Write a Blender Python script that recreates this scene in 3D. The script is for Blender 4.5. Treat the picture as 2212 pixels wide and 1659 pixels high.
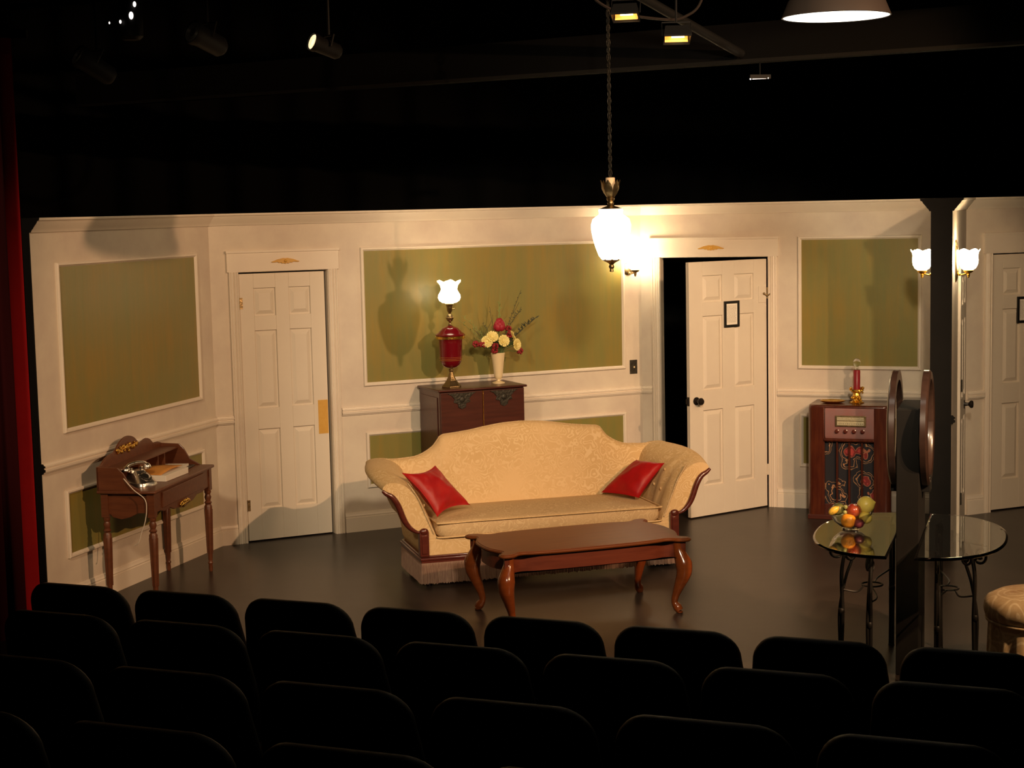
import bpy, bmesh, math, random
from math import sin, cos, pi, radians, atan2, hypot, sqrt
from mathutils import Vector, Matrix
for o in list(bpy.data.objects): bpy.data.objects.remove(o)
sc = bpy.context.scene
col = sc.collection
# ------------------------------------------------------------------ camera
CH = 2.483
cam = bpy.data.objects.new('camera', bpy.data.cameras.new('camera')); col.objects.link(cam)
cam.data.sensor_width = 36; cam.data.lens = 3567.5/2212*36
cam.matrix_world = Matrix.Translation((0,0,CH)) @ Matrix.Rotation(pi/2-.1067,4,'X') @ Matrix.Rotation(-.0216,4,'Z')
cam.data.clip_end = 60
sc.camera = cam
# ------------------------------------------------------------------ world, exposure
w = bpy.data.worlds.new('dark_theatre'); sc.world = w; w.use_nodes = True
w.node_tree.nodes['Background'].inputs[0].default_value = (.9,.7,.5,1)
w.node_tree.nodes['Background'].inputs[1].default_value = .0012
vs = sc.view_settings
vs.view_transform='Standard'; vs.look='None'; vs.gamma=1; vs.use_curve_mapping=False; vs.exposure=0
# ------------------------------------------------------------------ stage lights and fill spots
def spot(name, loc, aim, power, color, size=40, blend=.35, rad=.06):
    l = bpy.data.lights.new(name,'SPOT'); l.energy=power; l.color=color; l.spot_size=radians(size); l.spot_blend=blend; l.shadow_soft_size=rad
    o = bpy.data.objects.new(name,l); col.objects.link(o); o.location=loc
    o.rotation_euler = (Vector(aim)-Vector(loc)).to_track_quat('-Z','Y').to_euler()
    return o
WARM=(1,.60,.30); AMBER=(1,.57,.30); PALE=(1,.74,.45)
spot('key_light_right', (4.43,4.7,4.03), (-.6,12.1,.9), 1250, AMBER, 46, .35, .035)
spot('near_right_light', (3.2,8.8,4.3), (-.5,12.4,1.0), 150, WARM, 62, .5, .05)
spot('front_fill_centre', (1.0,2.4,4.3), (.9,12.6,1.0), 1400, (1,.80,.55), 31, .45, .22)
spot('front_fill_left', (-2.2,3.6,4.3), (-1.6,12.0,1.0), 740, PALE, 30, .45, .22)
spot('front_right_fill', (3.2,3.0,4.3), (2.6,12.6,1.0), 1150, (1,.66,.38), 26, .5, .12)
spot('right_table_fill', (4.3,5.2,4.3), (2.9,8.5,.4), 900, WARM, 34, .6, .08)  # unseen spot added to brighten the stool and right glass table

# ------------------------------------------------------------------ materials
MATS={}
def new_mat(name):
    m=bpy.data.materials.new(name); m.use_nodes=True; nt=m.node_tree; b=nt.nodes['Principled BSDF']; MATS[name]=m
    return m,nt,b
def mat(name, c, rough=.5, metal=0, noise=None, bump=None, coat=0, spec=None, sheen=0, trans=0, ior=None, emit=None, es=0):
    """noise=(scale, amount 0..1, c2[, (sx,sy,sz)]) mixes to c2; bump=(scale,strength)"""
    m,nt,b=new_mat(name)
    b.inputs['Base Color'].default_value=(*c,1); b.inputs['Roughness'].default_value=rough; b.inputs['Metallic'].default_value=metal
    if coat: b.inputs['Coat Weight'].default_value=coat; b.inputs['Coat Roughness'].default_value=.12
    if spec is not None: b.inputs['Specular IOR Level'].default_value=spec
    if sheen: b.inputs['Sheen Weight'].default_value=sheen
    if trans: b.inputs['Transmission Weight'].default_value=trans
    if ior: b.inputs['IOR'].default_value=ior
    if emit: b.inputs['Emission Color'].default_value=(*emit,1); b.inputs['Emission Strength'].default_value=es
    if noise or bump:
        tc=nt.nodes.new('ShaderNodeTexCoord')
    if noise:
        mp=nt.nodes.new('ShaderNodeMapping'); nt.links.new(tc.outputs['Object'],mp.inputs[0])
        if len(noise)>3: mp.inputs['Scale'].default_value=noise[3]
        n=nt.nodes.new('ShaderNodeTexNoise'); n.inputs['Scale'].default_value=noise[0]; n.inputs['Detail'].default_value=5; n.inputs['Roughness'].default_value=.6
        nt.links.new(mp.outputs[0],n.inputs['Vector'])
        r=nt.nodes.new('ShaderNodeValToRGB'); r.color_ramp.elements[0].position=.38; r.color_ramp.elements[1].position=.66
        c2=noise[2]; a=noise[1]
        r.color_ramp.elements[0].color=(*c,1); r.color_ramp.elements[1].color=(*[c[i]*(1-a)+c2[i]*a for i in range(3)],1)
        nt.links.new(n.outputs[0],r.inputs[0]); nt.links.new(r.outputs[0],b.inputs['Base Color'])
    if bump:
        n2=nt.nodes.new('ShaderNodeTexNoise'); n2.inputs['Scale'].default_value=bump[0]; n2.inputs['Detail'].default_value=3
        nt.links.new(tc.outputs['Object'],n2.inputs['Vector'])
        bp=nt.nodes.new('ShaderNodeBump'); bp.inputs['Strength'].default_value=bump[1]; bp.inputs['Distance'].default_value=.01
        nt.links.new(n2.outputs[0],bp.inputs['Height']); nt.links.new(bp.outputs[0],b.inputs['Normal'])
    return m
M_wall=mat('cream_painted_flat',(.69,.61,.50),.55,noise=(2.4,.9,(.585,.495,.42)),bump=(30,.03))
M_trim=mat('cream_gloss_trim',(.76,.68,.57),.42,noise=(3,.5,(.70,.60,.52)))
M_door=mat('cream_painted_door',(.72,.645,.54),.45,noise=(2.5,.5,(.67,.59,.50)))
M_black=mat('black_painted_timber',(.004,.0036,.0034),.8,spec=.15)
M_black2=mat('charcoal_painted_board',(.007,.0065,.006),.8,noise=(6,.6,(.010,.009,.008)),spec=.2)
M_drape=mat('black_stage_velvet',(.0035,.0035,.0035),.95,spec=.1)
M_beam=mat('black_beam_flange',(.012,.0115,.0105),.9,spec=.1)
M_floor=mat('black_stage_floor',(.026,.020,.017),.30,noise=(2.2,.8,(.040,.030,.025)),bump=(5,.06),spec=.18)
M_audfloor=mat('dark_audience_carpet',(.012,.010,.009),.95,noise=(40,.5,(.02,.017,.015)))
def panel_mat():
    m,nt,b=new_mat('olive_gold_streaked_panel'); L=nt.links
    tc=nt.nodes.new('ShaderNodeTexCoord'); mp=nt.nodes.new('ShaderNodeMapping'); mp.inputs['Scale'].default_value=(9,9,.7); L.new(tc.outputs['Object'],mp.inputs[0])
    n=nt.nodes.new('ShaderNodeTexNoise'); n.inputs['Scale'].default_value=1.6; n.inputs['Detail'].default_value=8; n.inputs['Roughness'].default_value=.65; L.new(mp.outputs[0],n.inputs['Vector'])
    n2=nt.nodes.new('ShaderNodeTexNoise'); n2.inputs['Scale'].default_value=1.7; n2.inputs['Detail'].default_value=4; L.new(tc.outputs['Object'],n2.inputs['Vector'])
    ad=nt.nodes.new('ShaderNodeMath'); ad.operation='MULTIPLY_ADD'; ad.inputs[1].default_value=.5; L.new(n.outputs[0],ad.inputs[0])
    hf=nt.nodes.new('ShaderNodeMath'); hf.operation='MULTIPLY'; hf.inputs[1].default_value=.5; L.new(n2.outputs[0],hf.inputs[0]); L.new(hf.outputs[0],ad.inputs[2])
    r=nt.nodes.new('ShaderNodeValToRGB'); e=r.color_ramp.elements
    e[0].position=.37; e[0].color=(.200,.192,.052,1); e[1].position=.63; e[1].color=(.275,.195,.040,1)
    x=e.new(.5); x.color=(.228,.192,.050,1)
    L.new(ad.outputs[0],r.inputs[0]); L.new(r.outputs[0],b.inputs['Base Color'])
    b.inputs['Roughness'].default_value=.38
    bp=nt.nodes.new('ShaderNodeBump'); bp.inputs['Strength'].default_value=.12; bp.inputs['Distance'].default_value=.01; L.new(n.outputs[0],bp.inputs['Height']); L.new(bp.outputs[0],b.inputs['Normal'])
    return m
M_panel=panel_mat()
def wood(name,c,c2,rough=.3,coat=.3,axis=(1,12,12),scale=3,spec=None):
    return mat(name,c,rough,noise=(scale,.9,c2,axis),coat=coat,spec=spec)
M_mahog=wood('dark_mahogany',(.055,.012,.008),(.085,.020,.012),.35,.2)
M_sofawood=wood('polished_red_mahogany',(.075,.012,.008),(.11,.022,.012),.28,.5)
M_tabletop=wood('walnut_brown_top',(.140,.036,.009),(.180,.050,.013),.42,0,spec=.25)
M_apron=wood('red_brown_apron',(.11,.022,.010),(.15,.032,.014),.35,.2)
M_leg=wood('orange_brown_leg',(.19,.042,.009),(.24,.055,.012),.22,.5)
M_desk=wood('warm_cherry_wood',(.105,.030,.011),(.145,.044,.016),.42,.1,(12,1.5,12))
M_radio=wood('glossy_red_walnut',(.055,.011,.006),(.095,.022,.009),.26,.3,(12,12,1.5))
M_radiopanel=wood('rosy_radio_fascia',(.27,.15,.15),(.30,.13,.12),.20,.6,(3,3,3))
M_brass=mat('antique_brass',(.32,.235,.12),.38,1,bump=(40,.3))
M_gold=mat('bright_gold',(.85,.52,.10),.28,1,bump=(60,.35))
M_goldpaint=mat('flat_gold_paint',(.62,.34,.06),.45,noise=(20,.4,(.7,.42,.1)))
M_darkbronze=mat('dark_bronze_overlay',(.05,.045,.035),.45,.6,bump=(60,.5))
M_iron=mat('black_wrought_iron',(.008,.0075,.007),.5,.1,spec=.3)
M_knob=mat('black_door_knob',(.012,.009,.008),.3)
M_red=mat('deep_red_enamel',(.15,.004,.009),.18,coat=.5)
M_redsatin=mat('red_satin',(.30,.004,.006),.45,noise=(9,.8,(.40,.009,.007)),bump=(14,.35),spec=.35)
M_curtain=mat('red_velour',(.27,.005,.007),.9,noise=(4,.6,(.21,.004,.008)),spec=.15)
M_curtaindark=M_curtain
M_ivory=mat('ivory_ceramic',(.82,.66,.40),.3,coat=.4)
M_chrome=mat('polished_chrome',(.85,.80,.74),.27,1)
M_paper=mat('white_paper',(.82,.77,.68),.7)
M_orange_paper=mat('orange_cover_paper',(.66,.30,.06),.6,noise=(14,.6,(.5,.2,.04)))
M_blackplastic=mat('black_plastic',(.01,.01,.01),.35)
M_cord=mat('pale_phone_cord',(.7,.62,.52),.5)
M_seat=mat('black_seat_vinyl',(.0022,.0022,.0022),.6,spec=.22)
M_seatframe=mat('black_seat_metal',(.006,.006,.006),.5)
def glass(name,c=(1,1,1),rough=0.0,ior=1.48):
    return mat(name,c,rough,trans=1,ior=ior)
M_glass=glass('clear_table_glass',(.90,.96,.92))
M_glass2=glass('clear_thin_glass',(.98,1,.98),0,1.3)
M_glow=mat('lit_milk_glass',(.9,.85,.75),.4,emit=(1,.80,.52),es=9)
M_glowrim=mat('thin_frosted_glass_rim',(.9,.85,.75),.4,emit=(1,.82,.55),es=1.6)
M_sconceglow=mat('lit_sconce_glass',(.9,.85,.75),.4,emit=(1,.80,.50),es=34)
M_crystal=mat('lit_crackle_glass',(.9,.9,.85),.3,emit=(1,.82,.55),es=6.5,noise=(60,.8,(.4,.35,.3)))
M_wax=mat('cream_wax_sleeve',(.85,.62,.38),.5,emit=(1,.6,.3),es=.12)
M_lampwhite=mat('white_enamel_lamp_interior',(.9,.9,.85),.5,emit=(1,.93,.78),es=2.6)
M_floodglow=mat('orange_lit_reflector',(.9,.5,.1),.4,emit=(1,.36,.06),es=1.3)
M_filament=mat('halogen_tube',(1,.9,.7),.4,emit=(1,.78,.40),es=7)
M_whiteglow=mat('white_glow',(1,.95,.9),.4,emit=(1,.88,.80),es=2.4)  # white emission shared by the vent slots and the strip fitting's edge
M_lensglint=mat('lens_ring_glint',(1,.9,.7),.4,emit=(1,.80,.50),es=.75)  # faint emission stands in for highlights on the lens rings
M_fixture=mat('black_lighting_can',(.006,.006,.006),.6,spec=.2)
M_shadeouter=mat('dark_enamel_shade',(.032,.024,.02),.45,spec=.25)
M_green=mat('leaf_green',(.10,.15,.04),.6,noise=(30,.5,(.05,.08,.02)))
M_darkleaf=mat('dusky_leaf',(.05,.055,.03),.6)
M_palestem=mat('pale_green_stem',(.22,.28,.08),.5)
M_mum=mat('pale_yellow_petals',(.85,.72,.25),.55,noise=(40,.4,(.9,.82,.45)))
M_rose=mat('crimson_petals',(.33,.008,.025),.55)
M_carn=mat('dark_red_petals',(.26,.012,.018),.6)
M_redcandle=mat('red_candle_wax',(.27,.012,.02),.4)
def damask(name,c,c2,c3,sc1=7,con=.5):
    m,nt,b=new_mat(name); L=nt.links
    tc=nt.nodes.new('ShaderNodeTexCoord')
    n0=nt.nodes.new('ShaderNodeTexNoise'); n0.inputs['Scale'].default_value=sc1*.9; n0.inputs['Detail'].default_value=1; L.new(tc.outputs['Object'],n0.inputs['Vector'])
    sub=nt.nodes.new('ShaderNodeVectorMath'); sub.operation='SCALE'; sub.inputs['Scale'].default_value=.22; L.new(n0.outputs['Color'],sub.inputs[0])
    ad=nt.nodes.new('ShaderNodeVectorMath'); L.new(tc.outputs['Object'],ad.inputs[0]); L.new(sub.outputs[0],ad.inputs[1])
    v=nt.nodes.new('ShaderNodeTexVoronoi'); v.inputs['Scale'].default_value=sc1; L.new(ad.outputs[0],v.inputs['Vector'])
    sn=nt.nodes.new('ShaderNodeMath'); sn.operation='MULTIPLY'; sn.inputs[1].default_value=24; L.new(v.outputs['Distance'],sn.inputs[0])
    s2=nt.nodes.new('ShaderNodeMath'); s2.operation='SINE'; L.new(sn.outputs[0],s2.inputs[0])
    r=nt.nodes.new('ShaderNodeValToRGB'); e=r.color_ramp.elements
    e[0].position=.35; e[0].color=(*c,1); e[1].position=.75; e[1].color=(*c2,1)
    L.new(s2.outputs[0],r.inputs[0])
    n=nt.nodes.new('ShaderNodeTexNoise'); n.inputs['Scale'].default_value=2.6; n.inputs['Detail'].default_value=5; n.inputs['Roughness'].default_value=.65; L.new(tc.outputs['Object'],n.inputs['Vector'])
    r2=nt.nodes.new('ShaderNodeValToRGB'); r2.color_ramp.elements[0].position=.40; r2.color_ramp.elements[1].position=.62
    L.new(n.outputs[0],r2.inputs[0])
    m2=nt.nodes.new('ShaderNodeMixRGB'); m2.inputs[2].default_value=(*c3,1); L.new(r2.outputs[0],m2.inputs[0]); L.new(r.outputs[0],m2.inputs[1])
    L.new(m2.outputs[0],b.inputs['Base Color']); b.inputs['Roughness'].default_value=.65; b.inputs['Specular IOR Level'].default_value=.3
    n3=nt.nodes.new('ShaderNodeTexNoise'); n3.inputs['Scale'].default_value=22; n3.inputs['Detail'].default_value=4; L.new(tc.outputs['Object'],n3.inputs['Vector'])
    bp=nt.nodes.new('ShaderNodeBump'); bp.inputs['Strength'].default_value=.16; bp.inputs['Distance'].default_value=.01; L.new(n3.outputs[0],bp.inputs['Height']); L.new(bp.outputs[0],b.inputs['Normal'])
    return m
M_damask=damask('gold_damask_fabric',(.58,.385,.175),(.68,.49,.26),(.65,.445,.225),11)
M_damaskseat=damask('muted_gold_damask_seat',(.50,.34,.175),(.64,.47,.26),(.55,.38,.20),12)
M_stoolfab=damask('cream_brown_floral_fabric',(.62,.46,.27),(.80,.66,.44),(.36,.20,.09),6)
M_fringe=mat('mauve_brown_fringe',(.22,.125,.095),.85,noise=(60,.8,(.33,.22,.15),(3,3,.3)))
def floral():
    m,nt,b=new_mat('black_floral_grille_cloth'); L=nt.links
    tc=nt.nodes.new('ShaderNodeTexCoord')
    mp=nt.nodes.new('ShaderNodeMapping'); mp.inputs['Location'].default_value=(.37,0,.61); L.new(tc.outputs['Object'],mp.inputs[0])
    n=nt.nodes.new('ShaderNodeTexNoise'); n.inputs['Scale'].default_value=13; n.inputs['Detail'].default_value=2; L.new(mp.outputs[0],n.inputs['Vector'])
    v=nt.nodes.new('ShaderNodeTexVoronoi'); v.inputs['Scale'].default_value=7; L.new(mp.outputs[0],v.inputs['Vector'])
    mx=nt.nodes.new('ShaderNodeMath'); mx.operation='MULTIPLY_ADD'; mx.inputs[1].default_value=.65; L.new(n.outputs[0],mx.inputs[0]); L.new(v.outputs['Distance'],mx.inputs[2])
    r=nt.nodes.new('ShaderNodeValToRGB'); r.color_ramp.interpolation='CONSTANT'; e=r.color_ramp.elements
    e[0].position=0; e[0].color=(.42,.05,.045,1); e[1].position=.58; e[1].color=(.34,.12,.07,1)
    for p,c in ((.50,(.20,.02,.02)),(.615,(.012,.012,.018)),(.76,(.40,.20,.10)),(.795,(.012,.012,.018)),(.87,(.30,.16,.08)),(.90,(.012,.012,.018))):
        x=e.new(p); x.color=(*c,1)
    L.new(mx.outputs[0],r.inputs[0]); L.new(r.outputs[0],b.inputs['Base Color']); b.inputs['Roughness'].default_value=.85
    return m
M_floral=floral()

# ------------------------------------------------------------------ mesh helpers
def crom(pts, n=6, closed=False):
    pts=[Vector(p) for p in pts]; out=[]; N=len(pts)
    rng = range(N if closed else N-1)
    for i in rng:
        p0=pts[(i-1)%N] if (closed or i>0) else pts[0]*2-pts[1]
        p1=pts[i]; p2=pts[(i+1)%N]
        p3=pts[(i+2)%N] if (closed or i+2<N) else pts[-1]*2-pts[-2]
        for k in range(n):
            t=k/n
            out.append(.5*((2*p1)+(p2-p0)*t+(2*p0-5*p1+4*p2-p3)*t*t+(-p0+3*p1-3*p2+p3)*t**3))
    if not closed: out.append(pts[-1])
    return out
def interp(tab, x):
    if x<=tab[0][0]: return tab[0][1]
    for (a,b),(c,d) in zip(tab,tab[1:]):
        if x<=c: return b+(d-b)*(x-a)/(c-a)
    return tab[-1][1]
class MB:
    def __init__(s): s.v=[]; s.f=[]
    def add(s,vs,fs):
        k=len(s.v); s.v+= [tuple(v) for v in vs]; s.f+=[tuple(i+k for i in f) for f in fs]; return s
    def box(s,x0,x1,y0,y1,z0,z1,m=None):
        vs=[(x,y,z) for z in (z0,z1) for y in (y0,y1) for x in (x0,x1)]
        if m: vs=[m@Vector(v) for v in vs]
        return s.add(vs,[(0,2,3,1),(4,5,7,6),(0,1,5,4),(2,6,7,3),(0,4,6,2),(1,3,7,5)])
    def lathe(s,prof,n=24,c=(0,0,0),m=None,squash=None,wave=None,cap=True):
        vs=[];fs=[]; L=len(prof)
        for r,z in prof:
            for i in range(n):
                a=2*pi*i/n; rr=r
                if wave: rr,dz=wave(r,z,a)
                else: dz=0
                v=Vector((c[0]+rr*cos(a),c[1]+rr*sin(a),c[2]+z+dz)); vs.append(m@v if m else v)
        for j in range(L-1):
            for i in range(n):
                a=j*n+i;b=j*n+(i+1)%n; fs.append((a,b,b+n,a+n))
        if cap and prof[0][0]>1e-5: fs.append(tuple(reversed(range(n))))
        if cap and prof[-1][0]>1e-5: fs.append(tuple((L-1)*n+i for i in range(n)))
        return s.add(vs,fs)
    def tube(s,path,r,n=8,closed=False,cap=True,flat=None):
        path=[Vector(p) for p in path]; N=len(path); vs=[];fs=[]; up=None
        for i,p in enumerate(path):
            t=(path[(i+1)%N]-path[(i-1)%N]) if closed else (path[min(i+1,N-1)]-path[max(i-1,0)])
            if t.length<1e-9: t=Vector((0,0,1))
            t.normalize()
            if up is None:
                up=Vector((0,0,1)) if abs(t.z)<.9 else Vector((1,0,0))
            a=t.cross(up)
            if a.length<1e-6: a=t.cross(Vector((1,0,0)))
            a.normalize(); b=a.cross(t).normalized(); up=b
            rr=r[i] if isinstance(r,(list,tuple)) else r
            for k in range(n):
                th=2*pi*k/n; f=flat if flat else 1
                vs.append(p+a*(cos(th)*rr)+b*(sin(th)*rr*f))
        for i in range(N if closed else N-1):
            j=(i+1)%N
            for k in range(n):
                fs.append((i*n+k,i*n+(k+1)%n,j*n+(k+1)%n,j*n+k))
        if cap and not closed: fs.append(tuple(reversed(range(n)))); fs.append(tuple((N-1)*n+k for k in range(n)))
        return s.add(vs,fs)
    def prism(s,poly,h0,h1,f=None):
        """poly: 2D outline; f(u,v,h)->xyz"""
        f=f or (lambda u,v,h:(u,v,h)); n=len(poly)
        vs=[f(p[0],p[1],h0) for p in poly]+[f(p[0],p[1],h1) for p in poly]
        fs=[tuple(reversed(range(n))),tuple(range(n,2*n))]+[(i,(i+1)%n,(i+1)%n+n,i+n) for i in range(n)]
        return s.add(vs,fs)
    def loft(s,rings,closed=True,cap=True):
        n=len(rings[0]); vs=[v for r in rings for v in r]; fs=[]
        for j in range(len(rings)-1):
            for i in range(n if closed else n-1):
                a=j*n+i;b=j*n+(i+1)%n; fs.append((a,b,b+n,a+n))
        if cap and closed: fs.append(tuple(reversed(range(n)))); fs.append(tuple((len(rings)-1)*n+i for i in range(n)))
        return s.add(vs,fs)
    def ball(s,c,r,nu=14,nv=9,sc=(1,1,1)):
        prof=[(max(1e-6,r*sin(pi*j/nv)),-r*cos(pi*j/nv)) for j in range(nv+1)]
        k=len(s.v); s.lathe(prof,nu)
        for i in range(k,len(s.v)):
            v=s.v[i]; s.v[i]=(c[0]+v[0]*sc[0],c[1]+v[1]*sc[1],c[2]+v[2]*sc[2])
        return s
    def build(s,name,m,parent=None,smooth=None,bevel=0,kind=None,sub=0):
        me=bpy.data.meshes.new(name); me.from_pydata(s.v,[],s.f)
        bm=bmesh.new(); bm.from_mesh(me); bmesh.ops.recalc_face_normals(bm,faces=bm.faces); bm.to_mesh(me); bm.free()
        me.materials.append(m)
        if smooth is not None:
            me.shade_smooth()
            me.set_sharp_from_angle(angle=radians(smooth))
        o=bpy.data.objects.new(name,me); col.objects.link(o)
        if parent: o.parent=parent
        if bevel:
            b=o.modifiers.new('bevel','BEVEL'); b.width=bevel; b.segments=2; b.limit_method='ANGLE'
        if sub:
            b=o.modifiers.new('sub','SUBSURF'); b.levels=sub; b.render_levels=sub
        if kind: o['kind']=kind
        return o
def tag(o,label,cat,group=None,kind=None):
    o['label']=label; o['category']=cat
    if group: o['group']=group
    if kind: o['kind']=kind
    return o
def thing(name,label,cat,loc=(0,0,0),rz=0,group=None):
    o=bpy.data.objects.new(name,None); col.objects.link(o); o.location=loc; o.rotation_euler=(0,0,rz); o.empty_display_size=.05
    return tag(o,label,cat,group)
def copy_thing(root,loc,rz,label,group=None):
    r=root.copy(); col.objects.link(r); r.location=loc; r.rotation_euler=(0,0,rz); r['label']=label
    if group: r['group']=group
    for ch in list(root.children):
        c=ch.copy(); col.objects.link(c); c.parent=r
        for g in list(ch.children):
            d=g.copy(); col.objects.link(d); d.parent=c
    return r
def place(o,loc,rz=0):
    o.location=loc; o.rotation_euler=(0,0,rz); return o

# ------------------------------------------------------------------ the set walls (local x runs along the wall, local -y is into the room)
PL=Vector((-2.900,10.040,0)); PB=Vector((-2.212,12.215,0)); PD=Vector((1.088,13.712,0)); PR=Vector((3.545,12.797,0))
def ang(a,b): return atan2(b.y-a.y,b.x-a.x)
A1=ang(PL,PB); A2=ang(PB,PD); A3=radians(-20.41); A4=radians(24.4)
WL1=(PB-PL).length; WL2=(PD-PB).length; WL3=2.50; WL4=2.6
def frame_pt(P,a,s,d,z=0): return Vector((P.x+s*cos(a)+d*sin(a), P.y+s*sin(a)-d*cos(a), z))
HT=2.480
def wall(name,P,a,L,openings=()):
    b=MB(); xs=0
    for (x0,x1,h) in openings:
        b.box(xs,x0,0,.045,0,HT); b.box(x0,x1,0,.045,h,HT); xs=x1
    b.box(xs,L,0,.045,0,HT)
    if P is PR: b.box(-.03,0,0,.045,0,HT)
    return place(b.build(name,M_wall,None,kind='structure'),P,a)
def crown_poly(): return [(0,-.088),(-.010,-.088),(-.016,-.076),(-.026,-.066),(-.036,-.052),(-.052,-.034),(-.060,-.020),(-.072,-.014),(-.075,0),(0,0)]
def rail_poly(): return [(0,-.032),(-.012,-.032),(-.016,-.022),(-.026,-.020),(-.028,-.006),(-.018,-.002),(-.018,.004),(-.027,.008),(-.027,.016),(-.018,.020),(-.016,.026),(-.010,.030),(0,.030)]
def base_poly(): return [(0,0),(-.020,0),(-.020,.112),(-.014,.116),(-.017,.126),(-.012,.134),(-.010,.148),(0,.152)]
def run(poly,x0,x1,z): return (poly,x0,x1,z)
def run_mb(b,poly,x0,x1,z): b.prism([(p[0],p[1]) for p in poly],x0,x1,lambda u,v,h:(h,u,v+z))
def moulding(name,P,a,polyf,z,segs,m=None):
    b=MB()
    for x0,x1 in segs: run_mb(b,polyf(),x0,x1,z)
    return place(b.build(name,m or M_trim,None,smooth=30,kind='structure'),P,a)
def panel(wallobj,x0,x1,z0,z1,lab=''):
    b=MB(); b.box(x0+.02,x1-.02,-.004,0.0,z0+.02,z1-.02); p=b.build('green_panel',M_panel,wallobj)
    b=MB(); w=.028
    prof=[(0,0),(0,-.014),(.006,-.020),(.016,-.020),(.022,-.012),(w,-.006),(w,0)]
    cs=[(x0,z0,1,1),(x1,z0,-1,1),(x1,z1,-1,-1),(x0,z1,1,-1)]
    rings=[[(x+sx*u,y-.0,z+sz*u) for u,y in prof] for x,z,sx,sz in cs]; rings.append(rings[0])
    b.loft(rings,closed=True,cap=False)
    f=b.build('panel_moulding',M_trim,wallobj,smooth=30)
    return p
def casing(b,x0,x1,z0,z1):  # fluted vertical casing
    w=x1-x0
    prof=[(0,0),(0,-.018),(.12,-.022),(.2,-.014),(.3,-.020),(.42,-.022),(.5,-.014),(.58,-.022),(.7,-.020),(.8,-.014),(.88,-.022),(1,-.018),(1,0)]
    b.prism([(x0+u*w,y) for u,y in prof],z0,z1)
def door_frame(P,a,name,x0,x1,h,cw=.07,jd=.09,jamb=True):
    b=MB(); casing(b,x0-cw,x0,0,h); casing(b,x1,x1+cw,0,h)
    b.box(x0-cw-.014,x1+cw+.014,-.020,0,h,h+.150)
    b.box(x0-cw-.020,x1+cw+.020,-.030,0,h+.142,h+.158)
    if jamb:
        b.box(x0-.012,x0+.004,-.004,jd,0,h); b.box(x1-.004,x1+.012,-.004,jd,0,h); b.box(x0,x1,-.004,jd,h-.004,h+.012)
    return place(b.build(name,M_trim,None,smooth=30,kind='structure'),P,a)
def cartouche(name,P,a,xc,zc,label):
    # winged gilt ornament
    up=[(0,.030),(.02,.034),(.045,.026),(.07,.020),(.10,.004),(.125,-.006),(.118,-.014),(.095,-.014),(.07,-.010),(.055,-.022),(.04,-.016),(.028,-.030),(.012,-.024),(0,-.034)]
    full=up+[(-x,z) for x,z in reversed(up[1:-1])]
    b=MB(); b.prism([(x*.88,z*.66) for x,z in full],-.030,-.020,lambda u,v,h:(u,h,v))
    b.lathe([(1e-5,-.012),(.010,-.008),(.014,0),(.010,.008),(1e-5,.012)],10,m=Matrix.Translation((0,-.030,0)))
    o=b.build(name,M_goldpaint,None,bevel=.002); p=frame_pt(P,a,xc,0,zc); place(o,p,a); tag(o,label,'ornament'); return o
def door_mb(w,h,t=.036):
    """six panel door; local x 0..w, y 0..t (front at y=0)"""
    b=MB(); g=.015
    b.box(0,w,g,t-g,0,h)
    st=.17*w; cs=.155*w; c0=w/2-cs/2; c1=w/2+cs/2
    rows=[(.24,.85),(1.01,1.60),(1.71,1.92)]; k=h/2.03; rows=[(a*k,c*k) for a,c in rows]
    for y0,y1 in ((0,g+.001),(t-g-.001,t)):
        b.box(0,st,y0,y1,0,h); b.box(w-st,w,y0,y1,0,h); b.box(c0,c1,y0,y1,0,h)
        zs=[0]+[z for r in rows for z in r]+[h]
        for i in range(0,len(zs),2):
            b.box(st,c0,y0,y1,zs[i],zs[i+1]); b.box(c1,w-st,y0,y1,zs[i],zs[i+1])
        for (z0,z1) in rows:
            for (a0,a1) in ((st,c0),(c1,w-st)):
                front = y0==0; yb=g if front else t-g; yt=.003 if front else t-.003
                o=.012; i=.040
                r1=[(a0+o,yb,z0+o),(a1-o,yb,z0+o),(a1-o,yb,z1-o),(a0+o,yb,z1-o)]
                r2=[(a0+i,yt,z0+i),(a1-i,yt,z0+i),(a1-i,yt,z1-i),(a0+i,yt,z1-i)]
                b.loft([r1,r2])
    return b
def hinge_mb(x,z):
    b=MB(); b.lathe([(.006,-.045),(.006,.045)],8,(x,-.006,z)); b.box(x,x+.03,-.001,.001,z-.042,z+.042); return b
def knob_parts(parent,x,z,y=0,side=-1):
    b=MB(); m=Matrix.Translation((x,y,z))@Matrix.Rotation(radians(90 if side<0 else -90),4,'X')
    b.lathe([(.001,0),(.032,0),(.032,.006),(.014,.010),(.011,.032),(.018,.038),(.028,.048),(.030,.058),(.024,.068),(.001,.072)],18,m=m)
    k=b.build('door_knob',M_knob,parent,smooth=40); return k

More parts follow.
